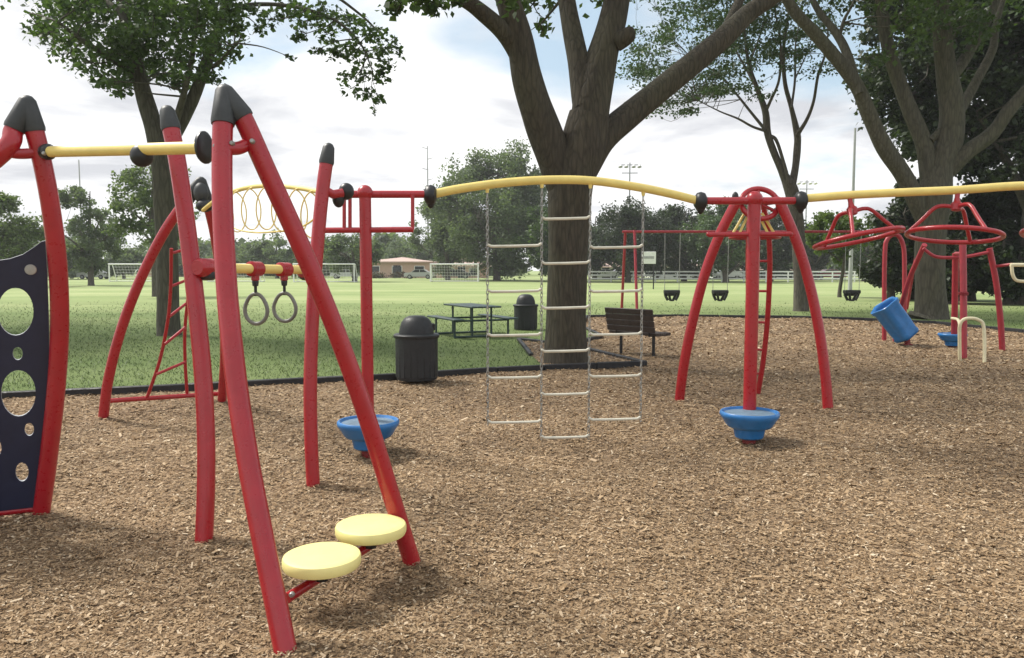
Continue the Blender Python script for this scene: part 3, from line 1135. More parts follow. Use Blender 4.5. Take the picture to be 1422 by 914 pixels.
for k in range(1, 7):
    i = int(len(j3) * (k / 8.0))
    MB().tube([j3[i], j4[i]], .016, 10).build("rung", RED, lad)
hubc = at(1055, 283, 9.72)
Mh = Matrix.Rotation(R(66), 3, "X")
pts = [hubc + Mh @ Vector((.225 * math.cos(2 * math.pi * k / 40), .205 * math.sin(2 * math.pi * k / 40), 0)) for k in range(40)]
hub = MB().tube(pts, .032, 12, closed=True).build("hub_wheel", RED, tri)
for a in (0, 120, 240):
    e = Mh @ Vector((math.cos(R(a + 90)), math.sin(R(a + 90)), 0))
    MB().tube([hubc, hubc + e * .21], .020, 10).build("spoke", RED, hub)
mb = MB().tube([Vector(j1[-1]), hubc + Vector((-.05, 0, .02)), hubc, hubc + Vector((.05, 0, .02)), Vector(j2[-1])], .045, 14)
mb.build("hub_joint", RED, tri)
MB().ball(at(1021, 274, 9.62), .05, (.8, .8, 1.3)).build("end_cap", BLACK, tri)
cr = at(1048, 330, 9.95)
pts = [cr + Vector((.30 * math.cos(2 * math.pi * k / 40), .30 * math.sin(2 * math.pi * k / 40), 0)) for k in range(40)]
lowring = MB().tube(pts, .020, 10, closed=True).build("brace_ring", RED, tri)
for (u, v, u2, v2) in ((1034, 296, 1016, 327), (1040, 296, 1025, 328), (1052, 296, 1068, 327), (1058, 296, 1077, 327)):
    MB().tube([at(u, v, 9.75), at(u2, v2, 9.72)], .016, 10).build("brace", YEL, tri)

# ------------------------------------------------------------------ far tripod frame at right with cream hoop
ft_ = thing("far_climber", "far red climber of curved legs behind the overhead spinners, cream hoop on its arm", "climbing frame", (gp(1338, 497).x, 15.0, 0))
m1 = pxpath([(1338, 498), (1338, 420), (1337, 338)], gp(1338, 497).y, 15.2)
m2 = pxpath([(1325, 472), (1326, 420), (1327, 352)], 16.9, 16.6)
ml = pxpath([(1243, 470), (1249, 435), (1262, 390), (1277, 355), (1284, 340)], 18.3, 16.4)
mr = pxpath([(1392, 488), (1389, 440), (1383, 390), (1374, 345)], gp(1392, 487).y, 16.2)
for p, r in ((m1, .062), (m2, .062), (ml, .052), (mr, .058)):
    MB().tube(down(p, .15), r, 16).build("leg", RED_FAR, ft_)
MB().tube(pxpath([(1282, 345), (1298, 356), (1320, 358), (1345, 356), (1374, 350)], 16.3, 16.2), .034, 12).build("spar", RED_FAR, ft_)
MB().tube([at(1337, 352, 15.2), at(1327, 352, 16.6)], .034, 12).build("spar", RED_FAR, ft_)
MB().tube([at(1382, 370, 16.2), at(1406, 367, 15.9)], .03, 12).build("arm", RED_FAR, ft_)
mb = MB().tube(pxpath([(1403, 368), (1425, 368), (1450, 368)], 15.9, 15.9), .038, 12)
mb.tube(pxpath([(1405, 368), (1406, 380), (1411, 389), (1424, 391), (1442, 391), (1448, 380), (1449, 368)], 15.9, 15.9), .032, 12)
mb.build("hoop", CREAM, ft_)
for dz in (0, .0):
    MB().lathe(at(1338, 408, 14.9), [(.07, -.03), (.085, -.02), (.085, .02), (.07, .03)], 16, (0, 0, 1)).build("collar", RED_FAR, ft_)

hr = thing("handrail", "small cream hoop handrail standing in the chips in front of the far red post", "handrail", (gp(1350, 503).x, 14.2, 0))
q = pxpath([(1333, 502), (1332.5, 470), (1333, 452), (1338, 444), (1348, 442), (1358, 444), (1365, 450), (1367, 470), (1367, 505)], gp(1333, 501).y, gp(1367, 504).y)
MB().tube([q[0] - Vector((0, 0, .1))] + q + [q[-1] - Vector((0, 0, .1))], .030, 12).build("hoop", CREAM, hr)
q = pxpath([(1333, 452), (1330, 444), (1322, 442)], gp(1333, 501).y, 15.2)
MB().tube(q, .026, 12).build("side_bar", CREAM, hr)

# ------------------------------------------------------------------ tilted blue tub and its red arch
tubb = gp(1252, 480)
tub = thing("tilted_tub", "blue lobed plastic tub leaning to the left on a short red stub", "spinner tub", (tubb.x, tubb.y, 0))
A0, A1 = at(1261, 468, tubb.y), at(1227, 423, tubb.y + .05)
axd = (A1 - A0)
Lx = axd.length
axn = axd.normalized()
e1 = axn.cross(Vector((0, 1, 0))).normalized(); e2 = axn.cross(e1)
mb = MB()
seg = 40
rings = [(.05, 0), (.20, 0.0), (.25, .03), (.268, .08), (.25, .14), (.262, .35), (.272, Lx - .12), (.30, Lx - .07), (.305, Lx - .01), (.29, Lx), (.262, Lx - .02), (.25, Lx - .06), (.22, Lx - .45), (.05, Lx - .46)]
for (r, z) in rings:
    for k in range(seg):
        a = 2 * math.pi * k / seg
        lob = 1 + .085 * math.cos(5 * a + .6) * (1 if r > .1 else 0)
        mb.v.append(A0 + axn * z + (e1 * math.cos(a) + e2 * math.sin(a)) * r * lob)
for i in range(len(rings) - 1):
    for k in range(seg):
        k2 = (k + 1) % seg
        mb.f.append((i * seg + k, i * seg + k2, (i + 1) * seg + k2, (i + 1) * seg + k))
mb.f.append(tuple(range(seg))[::-1]); mb.f.append(tuple((len(rings) - 1) * seg + k for k in range(seg)))
mb.build("tub", BLUE, tub)
MB().tube([Vector((A0.x, A0.y, -.1)), A0 + axn * .04], .06, 14).lathe((A0.x, A0.y, 0), [(.10, -.03), (.10, .03), (.07, .045)], 16).build("stub", SOIL_RED, tub)
ua = thing("arch_bar", "tall narrow red tube arch standing behind the leaning blue tub", "climbing arch", (gp(1240, 468).x, 18.6, 0))
q = pxpath([(1228, 466), (1228, 400), (1229, 348), (1232, 333), (1240, 326), (1248, 328), (1254, 340), (1256, 360), (1256, 420), (1256, 466)], 18.5, 18.5)
MB().tube([q[0] - Vector((0, 0, .3))] + q + [q[-1] - Vector((0, 0, .3))], .05, 14).build("tube", RED_FAR, ua)

# ------------------------------------------------------------------ bench
def make_bench():
    bg = gp(886, 497)
    axv = Vector((.66, -.75, 0)).normalized()       # along the bench, towards the near right
    fr = Vector((.75, .66, 0))                      # the way it faces
    L = 1.22
    rz = math.atan2(axv.y, axv.x)
    c = Vector((bg.x - .06, bg.y + .25, LAWN_Z * 0))
    t = thing("park_bench", "dark slatted park bench with backrest, seen from behind beside the big tree", "bench", c)
    for k in range(3):
        MB().box(c + fr * (.05 + .135 * k) + Vector((0, 0, .45)), (L, .125, .06), rz, chamfer=.01).build("seat_slat", BENCHM, t)
    tilt = Matrix.Rotation(rz, 3, "Z") @ Matrix.Rotation(R(12), 3, "X")
    bk = None
    for k in range(4):
        up = tilt @ Vector((0, 0, 1))
        o = MB().box(c - fr * .06 + up * (.09 + .115 * k) + Vector((0, 0, .45)), (L * .96, .035, .108), M=tilt, chamfer=.007).build("back_slat", BENCHM, t)
    for s in (-.33, .33):
        b = c + axv * (L * s)
        mb = MB().tube([b + fr * .12 + Vector((0, 0, -.05)), b + fr * .12 + Vector((0, 0, .43))], .03, 10)
        mb.tube([b - fr * .02 + Vector((0, 0, .42)), b + fr * .38 + Vector((0, 0, .42))], .02, 8)
        mb.tube([b - fr * .0 + Vector((0, 0, .42)), b - fr * .17 + Vector((0, 0, .92))], .018, 8)
        mb.build("support_leg", BLACK, t)


make_bench()


# ------------------------------------------------------------------ litter bins
def make_bin(u, v, label, k=1.0, turn=0.0):
    g = gp(u, v, LAWN_Z)
    t = thing("litter_bin", label, "trash can", (g.x, g.y, LAWN_Z), 0, "dark domed litter bins on the lawn")
    c = Vector((g.x, g.y, LAWN_Z))
    mb = MB().lathe(c, [(.27, 0), (.30, .012), (.305, .05), (.318, .62), (.318, .63)], 40)
    for j in range(20):       # raised vertical staves
        a = 2 * math.pi * j / 20
        e = Vector((math.cos(a), math.sin(a), 0))
        mb.box(c + e * .3045 + Vector((0, 0, .33)), (.016, .085, .56), a, chamfer=.005)
    mb.build("body", BIN, t)
    MB().lathe(c, [(.30, .63), (.335, .632), (.342, .648), (.342, .672), (.325, .688), (.30, .69)], 40).build("rim", BIN, t)
    lid = MB().lathe(c, [(.26, .69), (.255, .74), (.243, .80), (.218, .87), (.175, .925), (.115, .955), (.05, .962)], 36).build("dome_lid", BIN, t)
    e = Vector((math.cos(turn), math.sin(turn), 0))
    MB().box(c + e * .236 + Vector((0, 0, .785)), (.05, .24, .11), turn, chamfer=.012).build("opening_flap", BLACK, lid)
    return t


bin1 = make_bin(579, 527, "charcoal litter bin with domed lid at the edge of the wood chips", 1, R(35))
g2 = gp(730, 458, LAWN_Z)
dup(bin1, (g2.x, g2.y, LAWN_Z), (0, 0, R(40)), "smaller looking domed litter bin beside the picnic table")


# ------------------------------------------------------------------ picnic table
def make_table():
    g = gp(655, 466, LAWN_Z)
    c = Vector((g.x, g.y, LAWN_Z))
    t = thing("picnic_table", "dark green metal picnic table with two benches on the shaded lawn", "picnic table", c)
    axv = Vector((.44, -.90, 0)).normalized()
    pv = Vector((.90, .44, 0)).normalized()
    rz = math.atan2(axv.y, axv.x)
    top = MB()
    for k in range(5):
        top.box(c + pv * (-.31 + .155 * k) + Vector((0, 0, .74)), (1.85, .148, .04), rz, chamfer=.008)
    top.build("table_top", TABLEM, t)
    for s in (-1, 1):
        MB().box(c + pv * (.70 * s) + Vector((0, 0, .45)), (1.85, .27, .04), rz, chamfer=.008).build("bench_seat", TABLEM, t)
    for s in (-.62, .62):
        b = c + axv * s
        mb = MB()
        for k in (-.25, .25):
            mb.tube([b + pv * k + Vector((0, 0, .72)), b + pv * k + Vector((0, 0, .02))], .026, 10)
        for k in (-.70, .70):
            mb.tube([b + pv * k + Vector((0, 0, .43)), b + pv * k + Vector((0, 0, .02))], .026, 10)
        mb.tube([b - pv * .72 + Vector((0, 0, .03)), b + pv * .72 + Vector((0, 0, .03))], .026, 10)
        mb.tube([b - pv * .72 + Vector((0, 0, .41)), b + pv * .72 + Vector((0, 0, .41))], .024, 10)
        mb.build("leg_frame", TABLEM, t)


make_table()


# ------------------------------------------------------------------ swing set far out on the lawn
def make_swings():
    Y = 31.0
    zt = at(880, 322, Y).z
    xl, xr = at(874, 400, Y).x, at(1282, 400, Y).x
    t = thing("swing_set", "long red swing set frame with one thin top beam far out on the lawn", "swing set", (xl, Y, LAWN_Z))
    MB().tube([Vector((xl - .3, Y, zt)), Vector((xr + .3, Y, zt))], .05, 12).build("top_beam", RED_FAR, t)
    for x in (xl, xr):
        for s in (-1, 1):
            MB().tube([Vector((x - .17 * s, Y + .9 * s, -.05)), Vector((x - .165 * s, Y + .08 * s, zt + .05))], .055, 12).build("leg", RED_FAR, t)
    for i, (u, lab) in enumerate(((933, "black bucket swing seat nearest the red posts behind the chain ladder"), (1000, "black bucket swing seat seen just right of the tripod's left leg"), (1183, "black bucket swing seat seen under the tilted overhead spinner"))):
        x = at(u, 400, Y).x
        s = thing("bucket_swing", lab, "swing", (x, Y, zt), 0, "black bucket swings on the far red swing set")
        zs = at(u, 410, Y).z
        mb = MB()
        # tapering seat shell with two leg openings
        for sx in (-1, 1):
            mb.tube(spline([Vector((x + sx * .27, Y, zs + .20)), Vector((x + sx * .25, Y, zs + .0)), Vector((x + sx * .15, Y, zs - .20))], 5), .055, 8)
            mb.tube([Vector((x + sx * .16, Y - .16, zs + .12)), Vector((x + sx * .05, Y, zs - .20))], .05, 8)
        mb.box(Vector((x, Y + .14, zs + .08)), (.52, .06, .24), chamfer=.02)
        mb.box(Vector((x, Y - .14, zs + .13)), (.52, .06, .14), chamfer=.02)
        mb.box(Vector((x, Y, zs - .20)), (.16, .26, .07), chamfer=.02)
        mb.box(Vector((x - .27, Y, zs + .13)), (.06, .30, .14), chamfer=.02)
        mb.box(Vector((x + .27, Y, zs + .13)), (.06, .30, .14), chamfer=.02)
        mb.build("bucket_seat", BLACK, s)
        for sx in (-1, 1):
            MB().tube([Vector((x + sx * .28, Y, zs + .19)), Vector((x + sx * .30, Y, zt))], .012, 6).build("chain", STEEL, s)


make_swings()


# ------------------------------------------------------------------ soccer goals
def make_goal(u0, u1, Y, label, ry=0.0):
    x0, x1 = at(u0, 388, Y).x, at(u1, 388, Y).x
    c = Vector(((x0 + x1) / 2, Y, LAWN_Z))
    w, h, d = x1 - x0, 2.1, 1.8
    t = thing("soccer_goal", label, "soccer goal", c, 0, "white soccer goals across the field")
    mb = MB()
    r = .085
    P = lambda x, y, z: c + Vector((x, y, z))
    mb.tube([P(-w / 2, 0, 0), P(-w / 2, 0, h)], r, 10).tube([P(w / 2, 0, 0), P(w / 2, 0, h)], r, 10)
    mb.tube([P(-w / 2 - r, 0, h), P(w / 2 + r, 0, h)], r, 10)
    mb.build("goal_frame", WHITE, t)
    mb = MB()
    for s in (-1, 1):
        mb.tube([P(s * w / 2, 0, h), P(s * w / 2, .8, h), P(s * w / 2, d, .05)], .05, 8)
        mb.tube([P(s * w / 2, 0, .05), P(s * w / 2, d, .05)], .05, 8)
    mb.tube([P(-w / 2, d, .05), P(w / 2, d, .05)], .05, 8)
    mb.build("back_stay", WHITE, t)
    mb = MB()
    nx = 18
    for k in range(nx + 1):
        x = -w / 2 + w * k / nx
        mb.tube([P(x, 0, h), P(x, .8, h), P(x, d, .05)], .010, 4, caps=False)
    for k in range(7):
        f = k / 6
        y, z = .8 + (d - .8) * f, h + (.05 - h) * f
        mb.tube([P(-w / 2, y, z), P(w / 2, y, z)], .010, 4, caps=False)
    mb.build("net", WHITE, t)


make_goal(152, 229, 96, "white soccer goal left of the near tree trunk")
make_goal(408, 492, 92, "white soccer goal between the two red posts in the middle of the climbers")
make_goal(289, 361, 95, "white soccer goal seen behind the trapeze rings")
make_goal(598, 664, 95, "white soccer goal above the picnic table, left of the big trunk")


# ------------------------------------------------------------------ tall poles
def light_pole(u, vt, Y, label, bank=True):
    x = at(u, 380, Y).x
    zt = at(u, vt, Y).z
    c = Vector((x, Y, LAWN_Z))
    t = thing("light_pole", label, "light pole", c, 0, "tall thin field light poles")
    MB().tube([c - Vector((0, 0, .2)), Vector((x, Y, zt))], [.16, .08], 10).build("pole", GALV, t)
    if bank:
        mb = MB().box((x, Y, zt - .3), (3.0, .12, .12), chamfer=.02)
        mb.box((x, Y, zt - 1.4), (2.2, .12, .12), chamfer=.02)
        mb.build("crossarm", GALV, t)
        for k in (-1.3, -.5, .5, 1.3):
            MB().lathe((x + k, Y - .1, zt - .5), [(.1, .25), (.28, .0), (.30, -.12), (.25, -.14)], 12, (0, .4, 1)).build("floodlight", WHITE, t)


light_pole(116, 222, 125, "tall pole above the airy tree on the left", False)
light_pole(161, 262, 140, "short thin pole left of the leaning red leg", False)
light_pole(873, 226, 110, "field light pole just right of the big trunk")
light_pole(1117, 250, 125, "field light pole beside the vase shaped tree")
light_pole(1181, 178, 60, "tall plain pole in front of the dark trees on the right", False)
# lattice radio mast
xm = at(595, 380, 170).x
mast = thing("radio_mast", "thin radio mast with short side aerials rising above the left end of the arched beam", "radio mast", (xm, 170, LAWN_Z))
zt = at(595, 203, 170).z
MB().tube([Vector((xm, 170, -.2)), Vector((xm, 170, zt))], [.25, .09], 8).build("pole", GALV, mast)
mb = MB()
for k, z in enumerate((.98, .9, .82, .74, .66)):
    s = 1 if k % 2 else -1
    mb.tube([Vector((xm, 170, zt * z)), Vector((xm + s * 1.1, 170, zt * z + .3))], .07, 6)
mb.build("aerial", GALV, mast)

# sign board beyond the swings
xs_ = at(900, 370, 62).x
sg = thing("notice_board", "white notice board on two posts out on the field behind the chain ladder", "sign", (xs_, 62, LAWN_Z))
c = at(901, 358, 62)
bd = MB().box(c, (1.1, .06, .95), chamfer=.015).build("board", WHITE, sg)
MB().box(c + Vector((0, -.035, .02)), (.8, .02, .2)).build("dark_band", GALV, bd, smooth=False)
mb = MB()
for s in (-1, 1):
    mb.tube([Vector((xs_ + s * .45, 62.08, 0)), Vector((xs_ + s * .45, 62.08, c.z + .9))], .05, 8)
mb.build("post", BLACK, sg)


# ------------------------------------------------------------------ far buildings, cars, fence
def low_building(u0, u1, vtop, Y, label, mat, depth=12, nwin=6, hip=1.2):
    x0, x1 = at(u0, 380, Y).x, at(u1, 380, Y).x
    h = at(u0, vtop, Y).z - hip
    c = Vector(((x0 + x1) / 2, Y, LAWN_Z))
    t = thing("low_building", label, "building", c, 0)
    w = x1 - x0
    MB().box((c.x, Y + depth / 2, h / 2), (w, depth, h)).build("wall", mat, t, smooth=False)
    ov = .5
    b = MB()
    bb = [(x0 - ov, Y - ov), (x1 + ov, Y - ov), (x1 + ov, Y + depth + ov), (x0 - ov, Y + depth + ov)]
    for x, y in bb:
        b.v.append(Vector((x, y, h)))
    for x, y in bb:
        b.v.append(Vector((x, y, h + .18)))
    b.v.append(Vector((x0 + depth * .5, Y + depth / 2, h + .18 + hip))); b.v.append(Vector((x1 - depth * .5, Y + depth / 2, h + .18 + hip)))
    b.f += [(0, 3, 2, 1), (0, 1, 5, 4), (1, 2, 6, 5), (2, 3, 7, 6), (3, 0, 4, 7), (4, 5, 9, 8), (6, 7, 8, 9), (5, 6, 9), (7, 4, 8)]
    b.build("roof", ROOFM, t, smooth=False)
    for k in range(nwin):
        x = x0 + w * (k + .5) / nwin
        f = MB().box((x, Y - .03, h * .55), (1.7, .10, 1.25)).build("window", WHITE, t, smooth=False)
        MB().box((x, Y - .075, h * .55), (1.5, .04, 1.05)).build("pane", GLASS_DARK, f, smooth=False)
    f = MB().box((x0 + w * .5, Y - .03, 1.05), (1.2, .10, 2.1)).build("door", GLASS_DARK, t, smooth=False)


low_building(505, 598, 358, 132, "low pinkish brick building left of the soccer goal beyond the field", BRICK, 12, 3, .8)
low_building(606, 676, 360, 130, "low pinkish brick building directly behind the soccer goal by the big trunk", BRICK, 11, 2)
low_building(205, 330, 358, 150, "long low brick building behind the leaning red leg", BRICK, 12, 4)
low_building(824, 858, 366, 128, "small white house just right of the big trunk at the field's far side", WHITE, 8, 2, .7)
low_building(994, 1028, 362, 127, "small white house left of the central red post beyond the field", WHITE, 8, 2, .9)
low_building(905, 985, 364, 132, "pale low house behind the bucket swings", WHITE, 11, 5, .8)
low_building(1030, 1095, 366, 132, "pale low house behind the central tripod's right leg", SIDING, 11, 4)


def make_car(u, Y, mat, label):
    x = at(u, 388, Y).x
    c = Vector((x, Y, LAWN_Z))
    t = thing("parked_car", label, "car", c, 0, "cars parked along the far side of the field")
    prof = [(-2.2, .35), (-2.2, .75), (-2.05, .92), (-1.2, 1.0), (-.55, 1.42), (.85, 1.45), (1.55, 1.02), (2.15, .92), (2.25, .6), (2.2, .35)]
    mb = MB().prism(prof, -.85, .85, o=c)
    mb.build("body", mat, t, sharp=25)
    for a in ([(-1.02, 1.0), (-.50, 1.36), (.12, 1.39), (.12, 1.0)], [(.22, 1.0), (.22, 1.39), (.80, 1.38), (1.30, 1.02)]):
        MB().prism(a, -.87, -.84, o=c).build("window", GLASS_DARK, t, smooth=False)
    for sx in (-1.35, 1.4):
        for sy in (-.80, .80):
            wv = MB().lathe(c + Vector((sx, sy, .33)), [(.2, -.1), (.33, -.09), (.33, .09), (.2, .1)], 18, (0, 1, 0)).build("wheel", TYRE, t)
            MB().lathe(c + Vector((sx, sy + (-.105 if sy < 0 else .105), .33)), [(.19, -.01), (.19, .01)], 14, (0, 1, 0)).build("rim", GALV, wv)


make_car(131, 118, CARW, "white car parked under the airy tree on the left")
make_car(480, 122, CARS, "silver car parked inside the outline of the middle soccer goal")
make_car(582, 121, CARS, "silver car parked just left of the soccer goal above the picnic table")
make_car(634, 122, CARD, "dark car parked behind the soccer goal above the picnic table")
make_car(838, 118, CARW, "white car parked just right of the big trunk behind the fence")
make_car(860, 119, CARD, "dark car parked behind the chain ladder's right side")
make_car(1008, 116, CARW, "white car parked behind the central red post's left side")
make_car(1085, 117, CARD, "dark car parked between the tripod ladder and its right leg")
make_car(1150, 112, CARR, "maroon car parked right of the vase shaped tree")
make_car(1040, 119, CARS, "silver car mostly hidden behind the central red post")


def rail_fence():
    Y = 92.0
    x0, x1 = at(818, 380, Y).x, at(1218, 380, Y).x
    t = thing("rail_fence", "white three rail fence along the far edge of the field behind the swings", "fence", (x0, Y, LAWN_Z))
    for z in (.45, .85, 1.25):
        MB().box(((x0 + x1) / 2, Y, z), (x1 - x0, .06, .15)).build("rail", WHITE, t, smooth=False)
    n = int((x1 - x0) / 2.4)
    for k in range(n + 1):
        MB().box((x0 + (x1 - x0) * k / n, Y + .08, .62), (.14, .10, 1.4), chamfer=.01).build("post", WHITE, t, smooth=False)


rail_fence()


# ------------------------------------------------------------------ trees
def leaves(centers, radii, counts, size, rng, flat=1.0, sub=9, up=0.35):
    out = []
    for c, r, n in zip(centers, radii, counts):
        c = np.array(c, float)
        r = np.array(r if hasattr(r, "__len__") else (r, r, r * flat), float)
        k = max(3, int(sub * (n / 400.0) ** 0.5))
        d = rng.normal(size=(k, 3)); d /= np.linalg.norm(d, axis=1)[:, None]
        sc = d * (rng.random(k)[:, None] ** 0.45) * r * 0.88
        w = rng.integers(0, k, n)
        sig = r * 0.85 / (k ** 0.42)
        p = c + sc[w] + rng.normal(size=(n, 3)) * sig * 0.62
        out.append(p)
    P = np.concatenate(out)
    n = len(P)
    nrm = rng.normal(size=(n, 3)); nrm[:, 2] = np.abs(nrm[:, 2]) + up
    nrm /= np.linalg.norm(nrm, axis=1)[:, None]
    a = rng.normal(size=(n, 3)); a[:, 2] -= 0.5
    a -= nrm * (a * nrm).sum(1)[:, None]
    a /= np.linalg.norm(a, axis=1)[:, None]
    b = np.cross(nrm, a)
    L = (size * (0.6 + 0.8 * rng.random(n)))[:, None]
    Wd = L * (0.30 + 0.12 * rng.random(n))[:, None]
    V = np.stack([P - a * L * .5, P + b * Wd - a * L * 0.05 + nrm * L * .06, P + a * L * .5 - nrm * L * .1, P - b * Wd - a * L * 0.05 + nrm * L * .06], 1).reshape(-1, 3)
    return V, np.arange(n * 4).reshape(n, 4)


def tree(label, base, limbs, clumps, leaf, lsize, bark, rng_seed, name="tree", group=None, twig_r=.02, seg=14, flat=.8, sub=9, twigs=True, wob=.05, cat="tree"):
    """limbs: lists of (x,y,z,r); clumps: (centre, radius, count)"""
    rng = np.random.default_rng(rng_seed)
    rnd = random.Random(rng_seed)
    base = Vector(base)
    t = thing(name, label, cat, base, 0, group)
    mb = MB()
    allp = []
    for lb in limbs:
        sp_ = spline(lb, 6)
        # a little natural crook
        pts, rad = [], []
        for i, q in enumerate(sp_):
            pts.append(Vector(q[:3])); rad.append(max(.006, float(q[3])))
        mb.tube(pts, rad, seg if rad[0] > .08 else 8, wobble=wob if rad[0] > .1 else 0)
        allp += [(pts[i], rad[i]) for i in range(len(pts))]
    if twigs:
        arr = np.array([p for p, r in allp])
        rr = np.array([r for p, r in allp])
        for c, r, n in clumps:
            c = np.array(c, float)
            d = np.linalg.norm(arr - c, axis=1) + np.where(arr[:, 2] > c[2] + .3, 2.0, 0) + rr * 4
            i = int(np.argmin(d))
            a = arr[i]
            L = np.linalg.norm(c - a)
            rv = np.array(r if hasattr(r, "__len__") else (r, r, r * flat))
            r0 = min(rr[i] * .7, twig_r * (1 + L * .35))
            mid = (a + c) / 2 + rng.normal(size=3) * L * .09 + np.array([0, 0, L * .06])
            q = spline([(*a, r0), (*mid, r0 * .65), (*c, r0 * .35)], 4)
            mb.tube([Vector(x[:3]) for x in q], [x[3] for x in q], 6)
            for _ in range(4):
                e = rng.normal(size=3); e /= np.linalg.norm(e)
                tip = c + e * rv * .85
                st = mid * .3 + c * .7
                q = spline([(*st, r0 * .4), (*((st + tip) / 2 + rng.normal(size=3) * .1 * rv), r0 * .28), (*tip, r0 * .14)], 3)
                mb.tube([Vector(x[:3]) for x in q], [max(.003, x[3]) for x in q], 5)
    mb.build("trunk", bark, t, sharp=80)
    V, Q = leaves([c for c, r, n in clumps], [r for c, r, n in clumps], [n for c, r, n in clumps], lsize, rng, flat, sub)
    V = V - np.array(base)
    fast_mesh("crown", V, Q, leaf, t)
    return t


def pl(px, d0, d1=None):
    """limb from (u,v,radius) pixels, depth d0..d1"""
    d1 = d0 if d1 is None else d1
    n = len(px)
    return [(*at(u, v, d0 + (d1 - d0) * i / (n - 1)), r) for i, (u, v, r) in enumerate(px)]


# --- the big tree in the middle
D = 13.9
tb = gp(786, 508); tb = Vector((tb.x, D, 0))
main_limbs = [
    [(tb.x, D, -.1, .50)] + pl([(786, 505, .41), (786, 470, .365), (787, 400, .345), (789, 320, .355), (794, 250, .40), (808, 205, .40), (818, 160, .35)], D),
    pl([(785, 270, .27), (768, 215, .30), (750, 165, .285), (732, 110, .255), (721, 55, .225), (704, -5, .20), (680, -90, .17), (650, -200, .13), (640, -320, .08)], D, D - .8),
    pl([(730, 95, .16), (705, 52, .15), (672, 20, .13), (638, -4, .11), (560, -40, .08), (440, -90, .05)], D - .2, D - 1.6),
    pl([(815, 200, .30), (822, 140, .33), (836, 80, .27), (850, 30, .24), (860, -30, .22), (868, -120, .18), (860, -260, .12), (870, -380, .06)], D, D + .6),
    pl([(815, 150, .24), (803, 85, .19), (793, 35, .165), (783, -20, .15), (765, -110, .12), (740, -240, .08)], D, D + 1.0),
    pl([(806, 245, .24), (836, 195, .24), (880, 155, .225), (950, 98, .205), (1003, 54, .19), (1040, 18, .165), (1085, -12, .14), (1160, -60, .11), (1260, -130, .07)], D, D + 1.4),
    [(*at(855, 60, D + .1), .16), (*at(868, 52, D + .05), .15), (*at(877, 44, D), .11), (*at(880, 42, D), .03)],
    pl([(704, -5, .12), (740, -70, .10), (760, -180, .07)], D - .5, D - 2.5),
    pl([(860, -60, .14), (920, -140, .10), (990, -260, .06)], D + .4, D - 1.5),
    pl([(1000, 56, .09), (1040, -30, .08), (1070, -130, .05)], D + .8, D + 2.5),
]
cl = []
rr = random.Random(3)
for i in range(90):
    a = rr.uniform(0, 2 * math.pi); q = 6.6 * rr.random() ** .55
    x, y = tb.x + q * math.cos(a), D + q * math.sin(a) * .9
    z = rr.uniform(7.9, 12.8 - .06 * q * q)
    if z < EYE + 372 / 1100 * y * 1.13 + .9 and y > 0:
        z = EYE + 372 / 1100 * y * 1.13 + rr.uniform(.9, 2.2)
    cl.append(((x, y, z), rr.uniform(.8, 1.25), 120))
for (u, v, dd, r, n) in ((548, 2, 12.6, .30, 110), (575, -12, 12.4, .35, 140), (600, 2, 12.5, .22, 60), (735, 12, 15.2, .45, 110), (760, -6, 15.5, .5, 150), (745, 40, 16.0, .3, 40), (640, -10, 12.2, .3, 70), (700, -20, 11.8, .4, 90), (840, -15, 15.8, .5, 120)):
    cl.append((at(u, v, dd), r, n))
tree("massive dark trunked tree forking into thick limbs in the middle, standing at the lawn's edge", tb, main_limbs, cl, LEAF_DARK, .14, BARK, 21, name="shade_tree", seg=28, twig_r=.022, wob=.03)

# --- the left tree
D = 19.6
lb = Vector((at(235, 467, D).x, D, LAWN_Z))
left_limbs = [
    [(lb.x, D, -.1, .45)] + pl([(235, 464, 0.302), (234, 430, 0.265), (232, 360, 0.252), (229, 290, 0.248), (224, 225, 0.244), (214, 180, 0.218), (201, 135, 0.197), (188, 85, 0.168), (172, 20, 0.134), (160, -60, 0.110), (150, -160, 0.060)], D),
    pl([(226, 235, 0.168), (240, 192, 0.168), (257, 160, 0.160), (273, 125, 0.143), (287, 85, 0.126), (301, 45, 0.109), (318, -10, 0.115), (330, -90, 0.080), (345, -180, 0.040)], D, D + .6),
    pl([(240, 192, 0.090), (247, 160, 0.085), (258, 120, 0.070), (268, 70, 0.060), (270, 10, 0.050), (260, -60, 0.030)], D, D - .8),
    pl([(300, 45, 0.070), (330, 12, 0.060), (372, 6, 0.050), (420, 12, 0.042), (465, 28, 0.034), (500, 60, 0.026), (518, 100, 0.015)], D + .4, D - .8),
    pl([(318, -10, 0.060), (380, -30, 0.050), (440, -20, 0.040), (500, 20, 0.030), (540, 60, 0.015)], D + .5, D + .8),
    pl([(195, 110, 0.100), (160, 85, 0.080), (120, 60, 0.060), (80, 30, 0.030)], D, D - 1.5),
    pl([(172, 20, 0.080), (130, -10, 0.060), (80, -40, 0.030)], D, D + 1.6),
    pl([(280, 95, 0.070), (300, 90, 0.050), (330, 60, 0.030)], D, D - 1.2),
]
cl = []
rr = random.Random(5)
